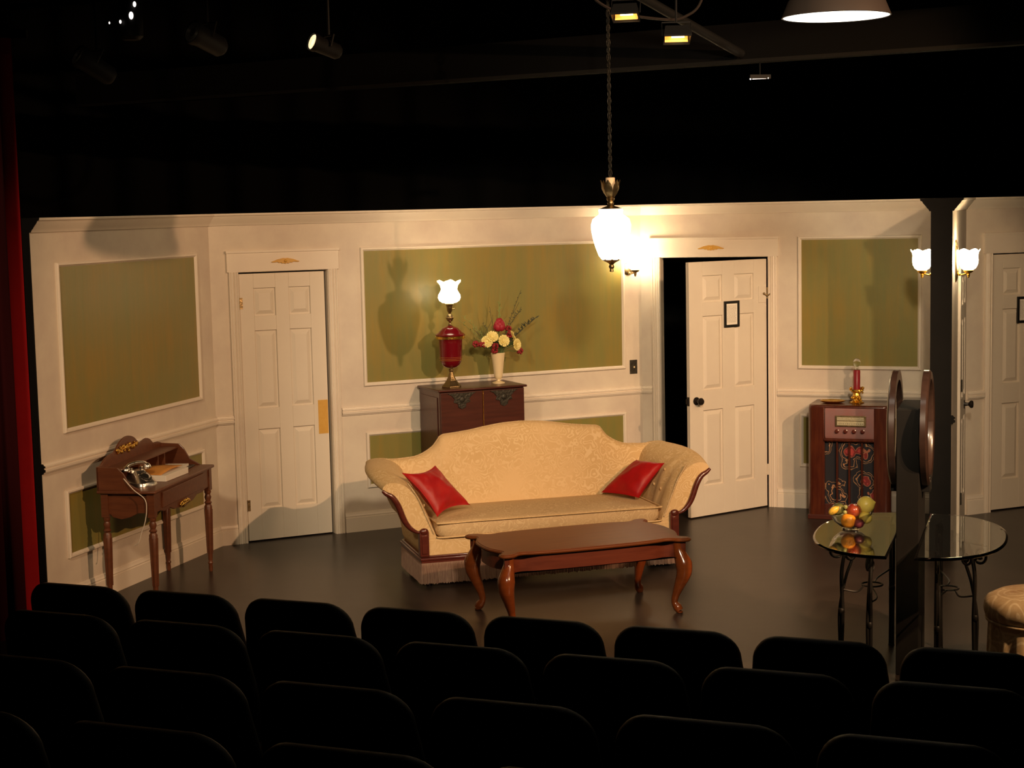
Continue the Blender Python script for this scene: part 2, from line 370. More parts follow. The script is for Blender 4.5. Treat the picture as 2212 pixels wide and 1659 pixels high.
wall_left=wall('wall_left',PL,A1,WL1)
wall_bl=wall('wall_back_left',PB,A2,WL2,[(.208,.908,2.045)])
wall_br=wall('wall_back_right',PD,A3,WL3,[(.165,1.065,2.045)])
wall_rr=wall('wall_right_room',PR,A4,WL4,[(.235,.945,2.045)])
panel(wall_left,.255,2.065,1.130,2.200); panel(wall_left,.238,2.060,.335,.768)
panel(wall_bl,1.172,3.463,1.130,2.200); panel(wall_bl,1.177,3.463,.335,.768)
panel(wall_br,1.307,2.275,1.138,2.200); panel(wall_br,1.320,2.275,.340,.772)
moulding('trim_1',PL,A1,crown_poly,HT,[(0,WL1+.02)]); moulding('trim_2',PB,A2,crown_poly,HT,[(-.02,WL2+.02)])
moulding('trim_3',PD,A3,crown_poly,HT,[(-.02,WL3)]); moulding('trim_4',PR,A4,crown_poly,HT,[(0,WL4)])
moulding('trim_5',PL,A1,rail_poly,.944,[(0,WL1+.01)]); moulding('trim_6',PB,A2,rail_poly,.944,[(-.01,.134),(.985,WL2+.01)])
moulding('trim_7',PD,A3,rail_poly,.944,[(-.01,.092),(1.137,WL3)]); moulding('trim_8',PR,A4,rail_poly,.944,[(0,.163),(1.02,WL4)])
moulding('baseboard_left',PL,A1,base_poly,0,[(0,WL1+.01)]); moulding('baseboard_back_left',PB,A2,base_poly,0,[(-.01,.134),(.985,WL2+.01)])
moulding('baseboard_back_right',PD,A3,base_poly,0,[(-.01,.092),(1.137,WL3)]); moulding('baseboard_right_room',PR,A4,base_poly,0,[(0,.163),(1.02,WL4)])
door_frame(PB,A2,'trim_9',.208,.908,2.045); door_frame(PD,A3,'trim_10',.165,1.065,2.045); door_frame(PR,A4,'trim_11',.235,.945,2.045)
# shallow vertical pilaster next to the corners
b=MB(); b.box(0,.01,-.004,0,.152,2.39)
cartouche('gilt_ornament',PB,A2,.572,2.118,'small gold winged ornament above the closed left door')
cartouche('gilt_ornament',PD,A3,.600,2.118,'small gold winged ornament above the open door in the back wall')
# door 1, closed, hinged on its left
d1=place(door_mb(.672,2.020).build('door_1',M_door,None,kind='structure',bevel=.002),frame_pt(PB,A2,.214,-.012,.010),A2+radians(1.0))
for z in (.27,1.80): hinge_mb(-.002,z).build('door_hinge',M_brass,d1,smooth=40)
b=MB(); b.box(.590,.668,-.002,0,.775,1.035); b.build('push_plate',M_goldpaint,d1)
# door 2, standing open into the room, hinged on its right
hp=frame_pt(PD,A3,1.058,.004,.010); oe=Vector((1.392,12.856,.010)); a2=ang(oe,hp); dw=(hp-oe).length
d2=place(door_mb(dw-.01,2.015).build('door_2',M_door,None,kind='structure',bevel=.002),oe,a2)
knob_parts(d2,.065,.925)
b=MB(); b.box(-.003,.0,.006,.030,.89,.96); b.box(-.020,-.003,.010,.026,.905,.945); b.build('door_latch',M_knob,d2)
for z in (.30,1.74):
    b=MB(); b.lathe([(.006,-.045),(.006,.045)],8,(dw-.006,-.004,z)); b.build('door_hinge',M_trim if z<1 else M_brass,d2,smooth=40)
b=MB(); b.box(dw-.10,dw-.02,-.006,0,1.665,1.800); b.build('door_closer_plate',M_door,d2,bevel=.002)
b=MB(); b.tube(crom([(dw-.05,-.012,1.735),(dw-.02,-.030,1.722),(dw+.01,-.022,1.735),(dw+.03,-.03,1.73)],4),.005,8); b.ball((dw-.05,-.014,1.737),.010,10,6); b.build('door_hook',M_brass,d2,smooth=50)
# door 3 in the right hand room, closed
d3=place(door_mb(.690,2.022).build('door_3',M_door,None,kind='structure',bevel=.002),frame_pt(PR,A4,.245,-.014,.010),A4)
# black backing behind the open doorway
# partition wall between the two rooms, seen end-on
ND=radians(-20.41)
part=MB(); TD=.145; LD=1.46
part.prism([(0,.05),(0,-LD),(TD,-LD),(TD-.036,.05)],0,HT)
prt=place(part.build('wall_partition',M_wall,None,kind='structure'),frame_pt(PD,A3,2.50,0),A3)
def side_runs(polyf,z):
    b=MB()
    b.prism([(p[0],p[1]) for p in polyf()],-LD,0,lambda u,v,h:(u,h,v+z))
    if polyf is crown_poly: b.prism([(p[0],p[1]) for p in polyf()],-LD,0,lambda u,v,h:(TD-u-.036*(h+LD)/LD,h,v+z))
    return b
for nm,pf,z in (('trim_12',crown_poly,HT),('trim_13',rail_poly,.944),('baseboard_partition',base_poly,0)):
    place(side_runs(pf,z).build(nm,M_trim,None,smooth=30,kind='structure'),frame_pt(PD,A3,2.50,0),A3)
def endcap(w0,w1,left=True,right=True):
    pr=[(0,0)]
    r=[]
    if right:
        r=[(w1+.02,0),(w1+.02,.15),(w1,.152)]+[(w1-p[0],.944+p[1]) for p in rail_poly()]+[(w1-p[0],HT+p[1]) for p in crown_poly()]
    else: r=[(w1,0),(w1,HT)]
    if left:
        l=[(w0+p[0],HT+p[1]) for p in reversed(crown_poly())]+[(w0+p[0],.944+p[1]) for p in reversed(rail_poly())]+[(w0,.152),(w0-.02,.15),(w0-.02,0)]
    else: l=[(w0,HT),(w0,0)]
    return r+l
b=MB(); b.prism(endcap(0,TD),-LD-.012,-LD,lambda u,v,h:(u,h,v))
place(b.build('trim_14',M_black2,None,kind='structure'),frame_pt(PD,A3,2.50,0),A3)
b=MB(); b.prism(endcap(-.045,0,left=False),-.012,0,lambda u,v,h:(h,-u,v))
place(b.build('trim_15',M_black,None,kind='structure'),PL,A1)
# connecting door lying against the right-hand face of the partition
d4=place(door_mb(.60,2.0,.03).build('door_4',M_door,None,kind='structure',bevel=.002),frame_pt(PD,A3,2.50+TD+.006,.86,.01),A3+pi/2+.0245)
knob_parts(d4,.42,.92)
for z in (.26,1.10): hinge_mb(.05,z).build('door_hinge',M_darkbronze,d4,smooth=40)
# low black stub of the partition in front, with the ring mirrors on it
AS=atan2(.951,.309)   # direction of the stub, going away
SB=Vector((2.034,8.43,0))
b=MB(); b.prism([(0,0),(.45,0),(.45,1.402),(0,1.402)],-.058,.058,lambda u,v,h:(u,h,v))
stub=place(b.build('wall_stub',M_black2,None,bevel=.004,kind='structure'),SB,AS)
# ------------------------------------------------------------------ floors, black box
b=MB(); b.box(-8,9,5.35,18,-.06,0)
floor=b.build('floor',M_floor,None,kind='structure')
def rowframe(n): return n
TR=atan2(-.36,.933)
b=MB()
for n0,n1,h in ((5.62,4.74,.12),(4.74,3.86,.24),(3.86,2.90,.36),(2.9,-2.5,.84)):
    m=Matrix.Rotation(TR,4,'Z'); b.box(-7,7,n1,n0,-.3,h,m)
m=Matrix.Rotation(TR,4,'Z'); b.box(-7,7,5.62,6.6,-.04,.004,m)
b.build('floor_audience',M_audfloor,None,kind='structure')
def drape(name,x0,x1,y,z0,z1,amp,per,m,label=None,ax=0):
    b=MB(); n=int(abs(x1-x0)/per*8); vs=[]
    rr=random.Random(3)
    ph=0; pts=[]
    for i in range(n+1):
        t=i/n; x=x0+(x1-x0)*t; ph+=2*pi/8*(.7+.6*rr.random()); pts.append((x,y+amp*sin(ph)))
    k=len(pts); vs=[(x,yy,z) for z in (z0,z1) for x,yy in pts]+[(x,yy+.02,z) for z in (z0,z1) for x,yy in pts]
    fs=[]
    for i in range(k-1):
        fs.append((i,i+1,k+i+1,k+i)); fs.append((2*k+i+1,2*k+i,3*k+i,3*k+i+1)); fs.append((k+i,k+i+1,3*k+i+1,3*k+i)); fs.append((i+1,i,2*k+i,2*k+i+1))
    fs+=[(0,k,3*k,2*k),(k-1,3*k-1,4*k-1,2*k-1)]
    b.add(vs,fs); return b.build(name,m,None,smooth=70)
bk=drape('backdrop_curtain',-7,9,16.6,0,5.6,.10,.6,M_drape); tag(bk,'black backdrop curtain hanging far behind the set walls','curtain')
b=MB(); b.box(-8,9,17.2,17.4,-.06,6.2); b.build('wall_back',M_drape,None,kind='structure')
b=MB(); b.box(-8,9,-3,17.4,6.2,6.3); b.build('ceiling',M_drape,None,kind='structure')
b=MB(); b.box(-8.1,-8,-3,17.4,-.06,6.3); b.build('wall_far_left',M_drape,None,kind='structure')
b=MB(); b.box(9,9.1,-3,17.4,-.06,6.3); b.build('wall_far_right',M_drape,None,kind='structure')
b=MB(); b.box(-8.1,9.1,-3.1,-3,-.06,6.3); b.build('wall_auditorium',M_drape,None,kind='structure')
# red velour leg curtain at stage left edge
path=[(-2.948,10.035),(-3.02,9.99),(-3.10,9.985),(-3.135,9.93),(-3.12,9.86),(-3.17,9.83),(-3.21,9.89),(-3.27,9.93),(-3.31,9.86),(-3.32,9.78),(-3.38,9.76),(-3.43,9.82),(-3.49,9.84),(-3.53,9.75),(-3.58,9.70),(-3.65,9.76),(-3.72,9.76),(-3.78,9.68),(-3.9,9.68)]
pc=[(p.x,p.y) for p in crom([(x,y,0) for x,y in path],5)]
rings=[]
for z in (0.0,.4,1.2,2.2,3.0,3.55):
    k=1+.00*z
    rings.append([(x,y,z) for x,y in pc]+[(x-.004,y+.014,z) for x,y in reversed(pc)])
b=MB(); b.loft(rings); cu=b.build('red_curtain',M_curtain,None,smooth=60); tag(cu,'long red velour curtain hanging at the left edge of the set','curtain')
M_curtain2=mat('shaded_red_velour',(.035,.003,.004),.9,spec=.1)  # added front curtain; its dark colour stands in for shade on the folds
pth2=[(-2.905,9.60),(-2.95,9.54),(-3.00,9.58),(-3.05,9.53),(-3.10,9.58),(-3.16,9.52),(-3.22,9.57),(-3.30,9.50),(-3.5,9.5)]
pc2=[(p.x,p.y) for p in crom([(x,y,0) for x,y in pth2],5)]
b=MB(); b.loft([[(x,y,z) for x,y in pc2]+[(x-.004,y+.012,z) for x,y in reversed(pc2)] for z in (0,1.5,3.0,4.4)]); c2_=b.build('shade_curtain',M_curtain2,None,smooth=60); tag(c2_,'added dark curtain at the far left, standing in for shaded folds of the red one','curtain')
b=MB(); b.box(-4.2,-2.86,10.05,10.09,3.55,3.60); pb=b.build('curtain_batten',M_black,None); tag(pb,'black batten carrying the red curtain at upper left','batten')

# ------------------------------------------------------------------ sofa
SO=(0.2434,10.9542,0); SA=radians(15.94)
sofa=thing('camelback_sofa','gold damask camelback sofa with scrolled arms and carved red wood trim','sofa',SO,SA)
def arm_ring(y,sx):
    F=[(.880,.205),(.905,.36),(.955,.395),(1.000,.455),(1.035,.555),(1.080,.620),(1.120,.640),(1.145,.662),(1.135,.690),(1.095,.708),(1.030,.698),(.965,.655),(.905,.575),(.860,.485),(.825,.40),(.795,.33),(.785,.205)]
    K=[(.880,.205),(.905,.36),(.950,.420),(.985,.500),(1.010,.590),(1.050,.665),(1.095,.705),(1.118,.732),(1.105,.756),(1.050,.768),(.970,.762),(.905,.725),(.860,.640),(.830,.55),(.810,.45),(.795,.36),(.785,.205)]
    t=y/.70; bul=.050*sin(pi*min(1,max(0,t)))
    pts=[]
    for i,(a,b_) in enumerate(zip(F,K)):
        x=a[0]*(1-t)+b_[0]*t; z=a[1]*(1-t)+b_[1]*t
        if 4<=i<=10: x+=bul; z+=bul*.35
        if 10<=i<=15: x-=.012*abs(sin(pi*y/.14))*(1 if i<15 else .3)
        pts.append((sx*x,y*(.84+.16*min(1,max(0,(z-.2)/.45))),z))
    return [tuple(p) for p in crom(pts,3,True)]
for sx in (-1,1):
    b=MB(); b.loft([arm_ring(y,sx) for y in [0,.012,.035,.07,.105,.14,.175,.21,.245,.28,.33,.38,.43,.48,.53,.58,.63,.68,.715]])
    arm=b.build('armrest',M_damask,sofa,smooth=60)
    for yy,xx,zz in ((.14,.845,.52),(.28,.850,.53),(.42,.852,.55),(.21,.905,.64),(.35,.915,.655),(.49,.915,.67)):
        b=MB(); b.ball((sx*(xx-.004),yy,zz),.011,10,6,(.6,1,1)); b.build('button',M_damaskseat,arm,smooth=60)
    # front facing welt and carved wood trim
    pts=[(.98,.700),(.915,.60),(.872,.50),(.835,.41),(.81,.35)]
    b=MB(); b.tube(crom([(sx*x,-.004,z) for x,z in pts],5),.006,6); b.build('piping',M_damaskseat,arm,smooth=60)
    tr=[(1.150,.662),(1.125,.640),(1.085,.615),(1.050,.560),(1.020,.480),(.995,.430),(.960,.392),(.925,.372),(.895,.368)]
    b=MB(); path=crom([(sx*x,-.012,z) for x,z in tr],5)
    b.tube(path,[.011+.010*sin(pi*min(1,i/(len(path)-1)*1.15)) for i in range(len(path))],10)
    b.ball((sx*.882,-.018,.374),.032,12,8,(1,.6,.7))
    b.box(min(sx*.850,sx*.912),max(sx*.850,sx*.912),-.026,.03,.205,.372)
    b.box(min(sx*.862,sx*.900),max(sx*.862,sx*.900),-.032,-.02,.225,.35)
    b.build('arm_trim',M_sofawood,sofa,smooth=40,bevel=.004)
    b=MB(); b.tube([(sx*.910,.0,.372),(sx*.912,.30,.372),(sx*.905,.60,.372)],.008,8); b.build('side_piping',M_damask,sofa,smooth=60)
topz=[(0,.972),(.14,.966),(.26,.950),(.38,.930),(.50,.918),(.565,.913),(.592,.900),(.612,.872),(.640,.838),(.70,.795),(.78,.770),(.90,.762),(1.04,.765)]
b=MB(); rings=[]
xs=sorted(set([round(-1.02+.06*i,3) for i in range(35)]+[s*x for s in(-1,1) for x in (.565,.592,.605,.62,.64,.67)]))
for x in xs:
    zt=interp(topz,abs(x)); k=.5-.5*cos(min(1,abs(x)/.95)*pi); cv=-.03*k; zt-=.004
    prof=[(.57,.24),(.575,.42),(.605,.56),(.635,zt-.16),(.660,zt-.06),(.678,zt-.022),(.705,zt),(.735,zt-.006),(.755,zt-.035),(.748,zt-.15),(.715,.50),(.615,.205),(.58,.205)]
    rings.append([(x*(1-.16*(1-min(1,max(0,(z-.2)/.5)))),y+cv,z) for _,y,z in crom([(0,y,z) for y,z in prof],2,True)])
b.loft(rings); bkr=b.build('backrest',M_damask,sofa,smooth=50)
b=MB(); b.tube(crom([(x,.712-.03*(.5-.5*cos(min(1,abs(x)/.95)*pi)),interp(topz,abs(x))-.003) for x in xs],2),.006,6); b.build('piping',M_damaskseat,bkr,smooth=60)
# base, wood rail, seat cushion
b=MB(); b.box(-.86,.86,-.002,.60,.200,.318); b.build('seat_base',M_damask,sofa,bevel=.012,smooth=50)
b=MB(); b.box(-.905,.905,-.022,.615,.160,.180); b.box(-.912,.912,-.030,.62,.178,.196); b.box(-.900,.900,-.016,.615,.196,.208); b.build('base_rail',M_sofawood,sofa,bevel=.004,smooth=40)
def cushion(x0,x1,y0,y1,z0,z1,crown=.02,nx=24,ny=10,r=.03):
    b=MB(); top=[];bot=[]
    def edge(t): return min(1,(1-(abs(t))**14))
    N=40; rings=[]
    cx,cy=(x0+x1)/2,(y0+y1)/2; hx,hy=(x1-x0)/2,(y1-y0)/2
    def outline(k):
        pts=[]
        for i in range(72):
            a=2*pi*i/72; c_,s_=cos(a),sin(a); e=.16
            pts.append((cx+hx*k*math.copysign(abs(c_)**e,c_), cy+hy*k*math.copysign(abs(s_)**e,s_)))
        return pts
    zm=(z0+z1)/2
    for k,z in ((.9,z0+.002),(.975,z0+.004),(.995,z0+.02),(1.0,zm),(.995,z1-.02),(.975,z1-.004)):
        rings.append([(x,y,z) for x,y in outline(k)])
    for k in (.94,.88,.75,.55,.3,.05):
        rings.append([(x,y,z1+crown*(1-k**2)) for x,y in outline(k)])
    b.loft(rings); return b
cu_=cushion(-.792,.792,-.022,.60,.318,.425,.026).build('seat_cushion',M_damaskseat,sofa,smooth=50)
for z in (.420,.326):
    b=MB(); b.tube(crom([(-.788,.50,z),(-.790,.05,z),(-.77,-.018,z),(-.6,-.024,z),(0,-.026,z),(.6,-.024,z),(.77,-.018,z),(.790,.05,z),(.788,.5,z)],6),.0055,6); b.build('piping',M_damask,cu_,smooth=60)
# bullion fringe
b=MB(); rnd=random.Random(5)
path=[(-.905,.60),(-.905,-.022),(.905,-.022),(.905,.60)]; pts=[]
for (xa,ya),(xb,yb) in zip(path,path[1:]):
    L=hypot(xb-xa,yb-ya); n=int(L/.0052)
    for i in range(n):
        t=i/n; nx,ny=(yb-ya)/L,-(xb-xa)/L
        o=.003 if i%2 else -.003
        pts.append((xa+(xb-xa)*t-nx*0+ (-nx if False else 0), ya+(yb-ya)*t, nx,ny,o))
vs=[];fs=[]
for i,(x,y,nx,ny,o) in enumerate(pts):
    zb=.016+.012*rnd.random(); sg=1 if (nx*x+ny*(y-.3))>0 else -1
    j=rnd.uniform(-.003,.003)
    for z,k in ((.162,0),(.14,1),(.08,1.0),(zb,1.0)):
        vs.append((x+sg*nx*(o*k+.004*(1-z/.16))+j*(k if z<.1 else 0)*abs(ny),y+sg*ny*(o*k+.004*(1-z/.16)),z))
n=len(pts)
for i in range(n-1):
    for k in range(3): fs.append((i*4+k,(i+1)*4+k,(i+1)*4+k+1,i*4+k+1))
b.add(vs,fs)
fr=b.build('fringe',M_fringe,sofa); fr['kind']='stuff'
sm=fr.modifiers.new('s','SOLIDIFY'); sm.thickness=.003
for x in (-.84,.84):
    for y in (.05,.56):
        b=MB(); b.lathe([(.022,0),(.026,.05),(.030,.16)],10,(x,y,0)); b.build('leg',M_sofawood,sofa,smooth=50)
def pillow(name,C4,T,label,m=M_redsatin,g=None,pin=.13):
    c=[Vector(p) for p in C4]; ctr=sum(c,Vector())/4
    nrm=(c[2]-c[0]).cross(c[3]-c[1]).normalized(); n=18; vs=[];fs=[]
    rr=random.Random(len(label))
    for s in (1,-1):
        for i in range(n+1):
            for j in range(n+1):
                u=-1+2*i/n; v=-1+2*j/n
                uu=u*(1-pin*(1-v*v)); vv=v*(1-pin*(1-u*u))
                p=(c[0]*(1-uu)*(1-vv)+c[1]*(1+uu)*(1-vv)+c[2]*(1+uu)*(1+vv)+c[3]*(1-uu)*(1+vv))/4
                t=T*(max(0,(1-u*u)*(1-v*v)))**.42*(1+.06*sin(5*u+3*v)+.05*sin(9*v-4*u+2*u*v)+.04*sin(13*u*v+7*u))
                vs.append(p+nrm*s*t)
    N=(n+1)**2
    for k in (0,1):
        for i in range(n):
            for j in range(n):
                a=k*N+i*(n+1)+j; q=(a,a+n+1,a+n+2,a+1); fs.append(q if k==0 else tuple(reversed(q)))
    base=min(vs,key=lambda p:p.z); 
    b=MB(); b.add(vs,fs); o=b.build(name,m,None,smooth=80); bm=bmesh.new(); bm.from_mesh(o.data); bmesh.ops.remove_doubles(bm,verts=bm.verts,dist=.0005); bm.to_mesh(o.data); bm.free()
    me=o.data; me.transform(Matrix.Translation(-ctr)); M=Matrix.Translation(Vector(SO))@Matrix.Rotation(SA,4,'Z')
    o.location=M@ctr; o.rotation_euler=(0,0,SA)
    return tag(o,label,'cushion',g)
pillow('throw_pillow',[(-.775,.045,.452),(-.487,.27,.475),(-.700,.385,.745),(-.985,.15,.748)],.062,'red satin pillow with pointed corners leaning on the left arm of the sofa',g='red throw pillows on the sofa',pin=.19)
pillow('throw_pillow',[(.705,.20,.452),(.520,.47,.460),(.800,.50,.672),(.930,.28,.672)],.060,'red satin pillow leaning in the right corner of the sofa',g='red throw pillows on the sofa',pin=.07)
# ------------------------------------------------------------------ coffee table
CT=thing('coffee_table','brown coffee table with scalloped top and orange cabriole legs in front of the sofa','table',(.376,9.968,0),radians(19.5))
def ct_outline(k=0,clean=5):
    q=[(0,.340),(.25,.335),(.40,.320),(.452,.306),(.490,.316),(.522,.344),(.560,.357),(.599,.351),(.616,.325),(.607,.290),(.580,.263),(.571,.235),(.588,.19),(.614,.12),(.624,.05)]
    qq=[(x,y) for x,y in q]; full=[]
    full+=[(x,-y) for x,y in qq]            # front right
    full+=[(x,y) for x,y in reversed(qq)]
    full+=[(-x,y) for x,y in qq[1:]]
    full+=[(-x,-y) for x,y in reversed(qq[1:])]
    pts=[Vector((x,y,0)) for x,y in full]; pts=crom(pts,3,True)
    out=[]
    N=len(pts)
    for i,p in enumerate(pts):
        t=(pts[(i+1)%N]-pts[i-1]); t.normalize(); out.append((p.x-t.y*k,p.y+t.x*k))
    return out
b=MB(); b.loft([[(x,y,z) for x,y in ct_outline(k)] for k,z in ((.030,.446),(.008,.447),(.001,.453),(0,.459),(.004,.465),(.012,.467),(.014,.470),(.030,.4705)) ])
b.build('table_top',M_tabletop,CT,smooth=40)
b=MB(); b.loft([[(x*1,y*1,z) for x,y in ct_outline(.034)] for z in (.348,.352,.448)]); b.build('apron',M_apron,CT,smooth=40)
for sx in (-1,1):
    for sy in (-1,1):
        path=[(.545,.290,.450),(.547,.292,.40),(.558,.300,.355),(.572,.314,.305),(.572,.316,.25),(.552,.300,.18),(.532,.282,.11),(.526,.276,.065),(.540,.288,.034),(.550,.298,.014)]
        rad=[.030,.031,.042,.053,.047,.034,.023,.020,.028,.024]
        pp=crom([(sx*x,sy*y,z) for x,y,z in path],4); rr=[interp([(i*4,r) for i,r in enumerate(rad)],k) for k in range(len(pp))]
        b=MB(); b.tube(pp,rr,14); b.lathe([(.016,0),(.020,.004),(.018,.012)],12,(sx*.550,sy*.298,0)); b.build('leg',M_leg,CT,smooth=60)
# ------------------------------------------------------------------ writing desk
DA=atan2(.986,.166); DO=(-2.276,10.296,0)
desk=thing('writing_desk','small cherry wood writing desk with scalloped back and turned legs by the left wall','desk',DO,DA)
b=MB(); b.box(-.005,1.095,-.012,.383,.728,.748); b.build('desk_top',M_desk,desk,bevel=.007,smooth=40)
apr=[(.05,.728),(.05,.600),(.14,.600),(.20,.585),(.30,.590),(.38,.565),(.46,.560),(.55,.545),(.64,.560),(.72,.565),(.80,.590),(.90,.585),(.96,.600),(1.04,.600),(1.04,.728)]
b=MB(); b.prism(apr,.012,.030,lambda u,v,h:(u,h,v)); b.build('front_apron',M_desk,desk,bevel=.003)
b=MB(); b.box(.16,.93,.004,.014,.612,.715); dr=b.build('drawer',M_desk,desk,bevel=.004)
def filigree(cx,cz,wd,ht,seed,y):
    b=MB(); r=random.Random(seed)
    for i in range(22):
        t=i/21*2-1; x=cx+t*wd/2; h=ht*(1-abs(t))**.8*.5
        b.ball((x,y,cz+r.uniform(-h,h)),r.uniform(.009,.017),8,5,(1.3,.5,1))
    b.tube(crom([(cx-wd/2,y,cz-ht*.25),(cx-wd*.25,y-.003,cz-ht*.05),(cx,y-.004,cz),(cx+wd*.25,y-.003,cz+ht*.02),(cx+wd/2,y,cz+ht*.1)],5),.005,6)
    return b
b=filigree(.55,.577,.16,.040,4,.006); b.build('brass_ornament',M_gold,desk,smooth=60)
for x in (.030,1.045):
    b=MB(); pr=[(.05,.728),(.05,.600),(.12,.600),(.18,.572),(.235,.56),(.29,.572),(.32,.600),(.35,.600),(.35,.728)]
    b.prism(pr,x,x+.016,lambda u,v,h:(h,u,v)); b.build('side_apron',M_desk,desk,bevel=.003)
b=MB(); b.box(.05,1.04,.343,.358,.60,.728); b.build('back_panel',M_desk,desk)
for x in (.038,1.052):
    for y in (.030,.338):
        b=MB(); b.box(x-.024,x+.024,y-.024,y+.024,.575,.730)
        b.lathe([(.011,0),(.015,.02),(.013,.05),(.019,.06),(.013,.072),(.016,.09),(.024,.33),(.027,.46),(.019,.475),(.027,.487),(.017,.50),(.024,.525),(.017,.545),(.024,.56),(.022,.578)],16,(x,y,0))
        for i in range(8):
            a=2*pi*i/8+.2; b.tube([(x+.019*cos(a),y+.019*sin(a),.13),(x+.0265*cos(a),y+.0265*sin(a),.44)],.0032,5)
        b.build('leg',M_desk,desk,smooth=40)
gz=[(0,.900),(.06,.908),(.12,.935),(.20,.952),(.26,.955),(.30,.970),(.36,1.005),(.44,1.028),(.52,1.030),(.60,1.010),(.66,.975),(.70,.955),(.75,.962),(.82,.972),(.88,.955),(.93,.925),(.98,.920),(1.02,.918),(1.09,.900)]
b=MB(); gg=[(p.x,p.y) for p in crom([(x,z,0) for x,z in gz],3)]
b.prism([(0,.748)]+gg+[(1.09,.748)],.385,.400,lambda u,v,h:(u,h-.022,v)); b.build('back_gallery',M_desk,desk,bevel=.003)
for x in (.0,1.075):
    b=MB(); b.prism([(.378,.748),(.378,.900),(.235,.895),(.20,.86),(.16,.79),(.09,.752),(.09,.748)],x,x+.014,lambda u,v,h:(h,u,v)); b.build('side_gallery',M_desk,desk,bevel=.003)
b=MB(); b.box(.014,1.075,.24,.363,.868,.878)
for x in (.38,.50,.72,.84): b.box(x,x+.010,.25,.363,.748,.868)
b.box(.39,.50,.242,.252,.75,.866)
b.build('cubby_shelf',M_desk,desk)
b=filigree(.47,.962,.34,.085,9,.358); b.build('brass_crest',M_gold,desk,smooth=60)
MD=Matrix.Translation(Vector(DO))@Matrix.Rotation(DA,4,'Z')
# telephone
tp=MD@Vector((.215,.175,.748)); ph=thing('telephone','vintage chrome rotary telephone on the near end of the writing desk','telephone',tp,DA-radians(25))
def rrect(hx,hy,e=.35,n=32): return [(hx*math.copysign(abs(cos(2*pi*i/n))**e,cos(2*pi*i/n)),hy*math.copysign(abs(sin(2*pi*i/n))**e,sin(2*pi*i/n))) for i in range(n)]
b=MB(); rings=[]
for k,z,oy in ((1,0,0),(1,.012,0),(.97,.016,0),(.96,.026,0),(.92,.030,.0),(.80,.05,.008),(.60,.075,.02),(.50,.092,.028),(.46,.100,.03)):
    rings.append([(x*k,y*k+oy,z) for x,y in rrect(.085,.100,.55)])
b.loft(rings); b.build('body',M_chrome,ph,smooth=40)
m=Matrix.Translation((0,-.045,.060))@Matrix.Rotation(radians(38),4,'X')
b=MB(); b.lathe([(.001,.010),(.030,.010),(.033,.008),(.046,.008),(.048,0),(.046,-.012)],24,m=m); dl=b.build('dial',M_chrome,ph,smooth=40)
b=MB()
for i in range(10):
    a=2*pi*i/12+.9; b.lathe([(.0055,.0),(.0055,.0102)],8,m=m@Matrix.Translation((.038*cos(a),.038*sin(a),0)))
b.lathe([(.001,.0115),(.024,.0112)],16,m=m)
b.build('finger_holes',M_blackplastic,dl)
for sx in (-1,1):
    b=MB(); b.box(sx*.045-.008,sx*.045+.008,.02,.045,.085,.118); b.build('cradle_prong',M_chrome,ph,bevel=.003)
b=MB(); pp=crom([(-.085,.03,.125),(-.06,.03,.140),(0,.03,.146),(.06,.03,.140),(.085,.03,.125)],5); b.tube(pp,.012,10)
for sx in (-1,1):
    b.lathe([(.001,0),(.027,0),(.029,.008),(.022,.024),(.012,.034)],18,m=Matrix.Translation((sx*.092,.03,.100))@Matrix.Rotation(radians(-sx*12),4,'Y'))
b.build('handset',M_chrome,ph,smooth=50)
cp=[MD@Vector(p) for p in ((.25,.25,.755),(.16,.27,.80),(.08,.255,.835),(.004,.20,.83),(-.012,.13,.76),(-.016,.055,.70),(-.018,.045,.63),(-.018,.06,.55),(-.014,.085,.49),(-.012,.11,.42),(-.010,.14,.40))]
PI_=(Matrix.Translation(tp)@Matrix.Rotation(DA-radians(25),4,'Z')).inverted(); b=MB(); b.tube(crom([PI_@p for p in cp],6),.0032,6); b.build('cord',M_cord,ph,smooth=60)
# papers
def boxobj(name,m,x0,x1,y0,y1,z0,z1,rot,label,cat,bev=.002,group=None):
    b=MB(); hx,hy=(x1-x0)/2,(y1-y0)/2; b.box(-hx,hx,-hy,hy,0,z1-z0); o=b.build(name,m,None,bevel=bev)
    p=MD@Vector(((x0+x1)/2,(y0+y1)/2,z0)); place(o,p,DA+rot); return tag(o,label,cat,group)
bk1=boxobj('phone_book',M_paper,.36,.72,.045,.235,.749,.789,radians(-3),'thick white book under a curled orange cover on the writing desk','book')
b=MB(); n=10; vs=[];fs=[]
for i in range(n+1):
    for j in range(5):
        t=i/n; x=-.175+.35*t; y=-.07+.16*j/4; z=.003+.022*sin(pi*t)**1.5*(.4+.6*j/4)+.010*t
        vs.append((x,y,z))
for i in range(n):
    for j in range(4): fs.append((i*5+j,(i+1)*5+j,(i+1)*5+j+1,i*5+j+1))
b.add(vs,fs); op=b.build('orange_leaflet',M_orange_paper,None,smooth=60); s_=op.modifiers.new('s','SOLIDIFY'); s_.thickness=.002
place(op,MD@Vector((.545,.155,.790)),DA-.05); tag(op,'curled orange leaflet lying on top of the white book','leaflet')
b=MB(); 
for i in range(5): b.tube([(-.05+.02*i,-.03+.004*i,.0),(-.04+.02*i,.03,.0)],.0012,4)
boxobj('black_folder',M_blackplastic,.80,1.03,.10,.30,.749,.757,radians(4),'flat black folder at the far end of the writing desk','folder')
np_=boxobj('note_pad',M_paper,.76,.97,.12,.28,.7575,.772,radians(6),'small white notepad lying on the black folder','notepad',.001)
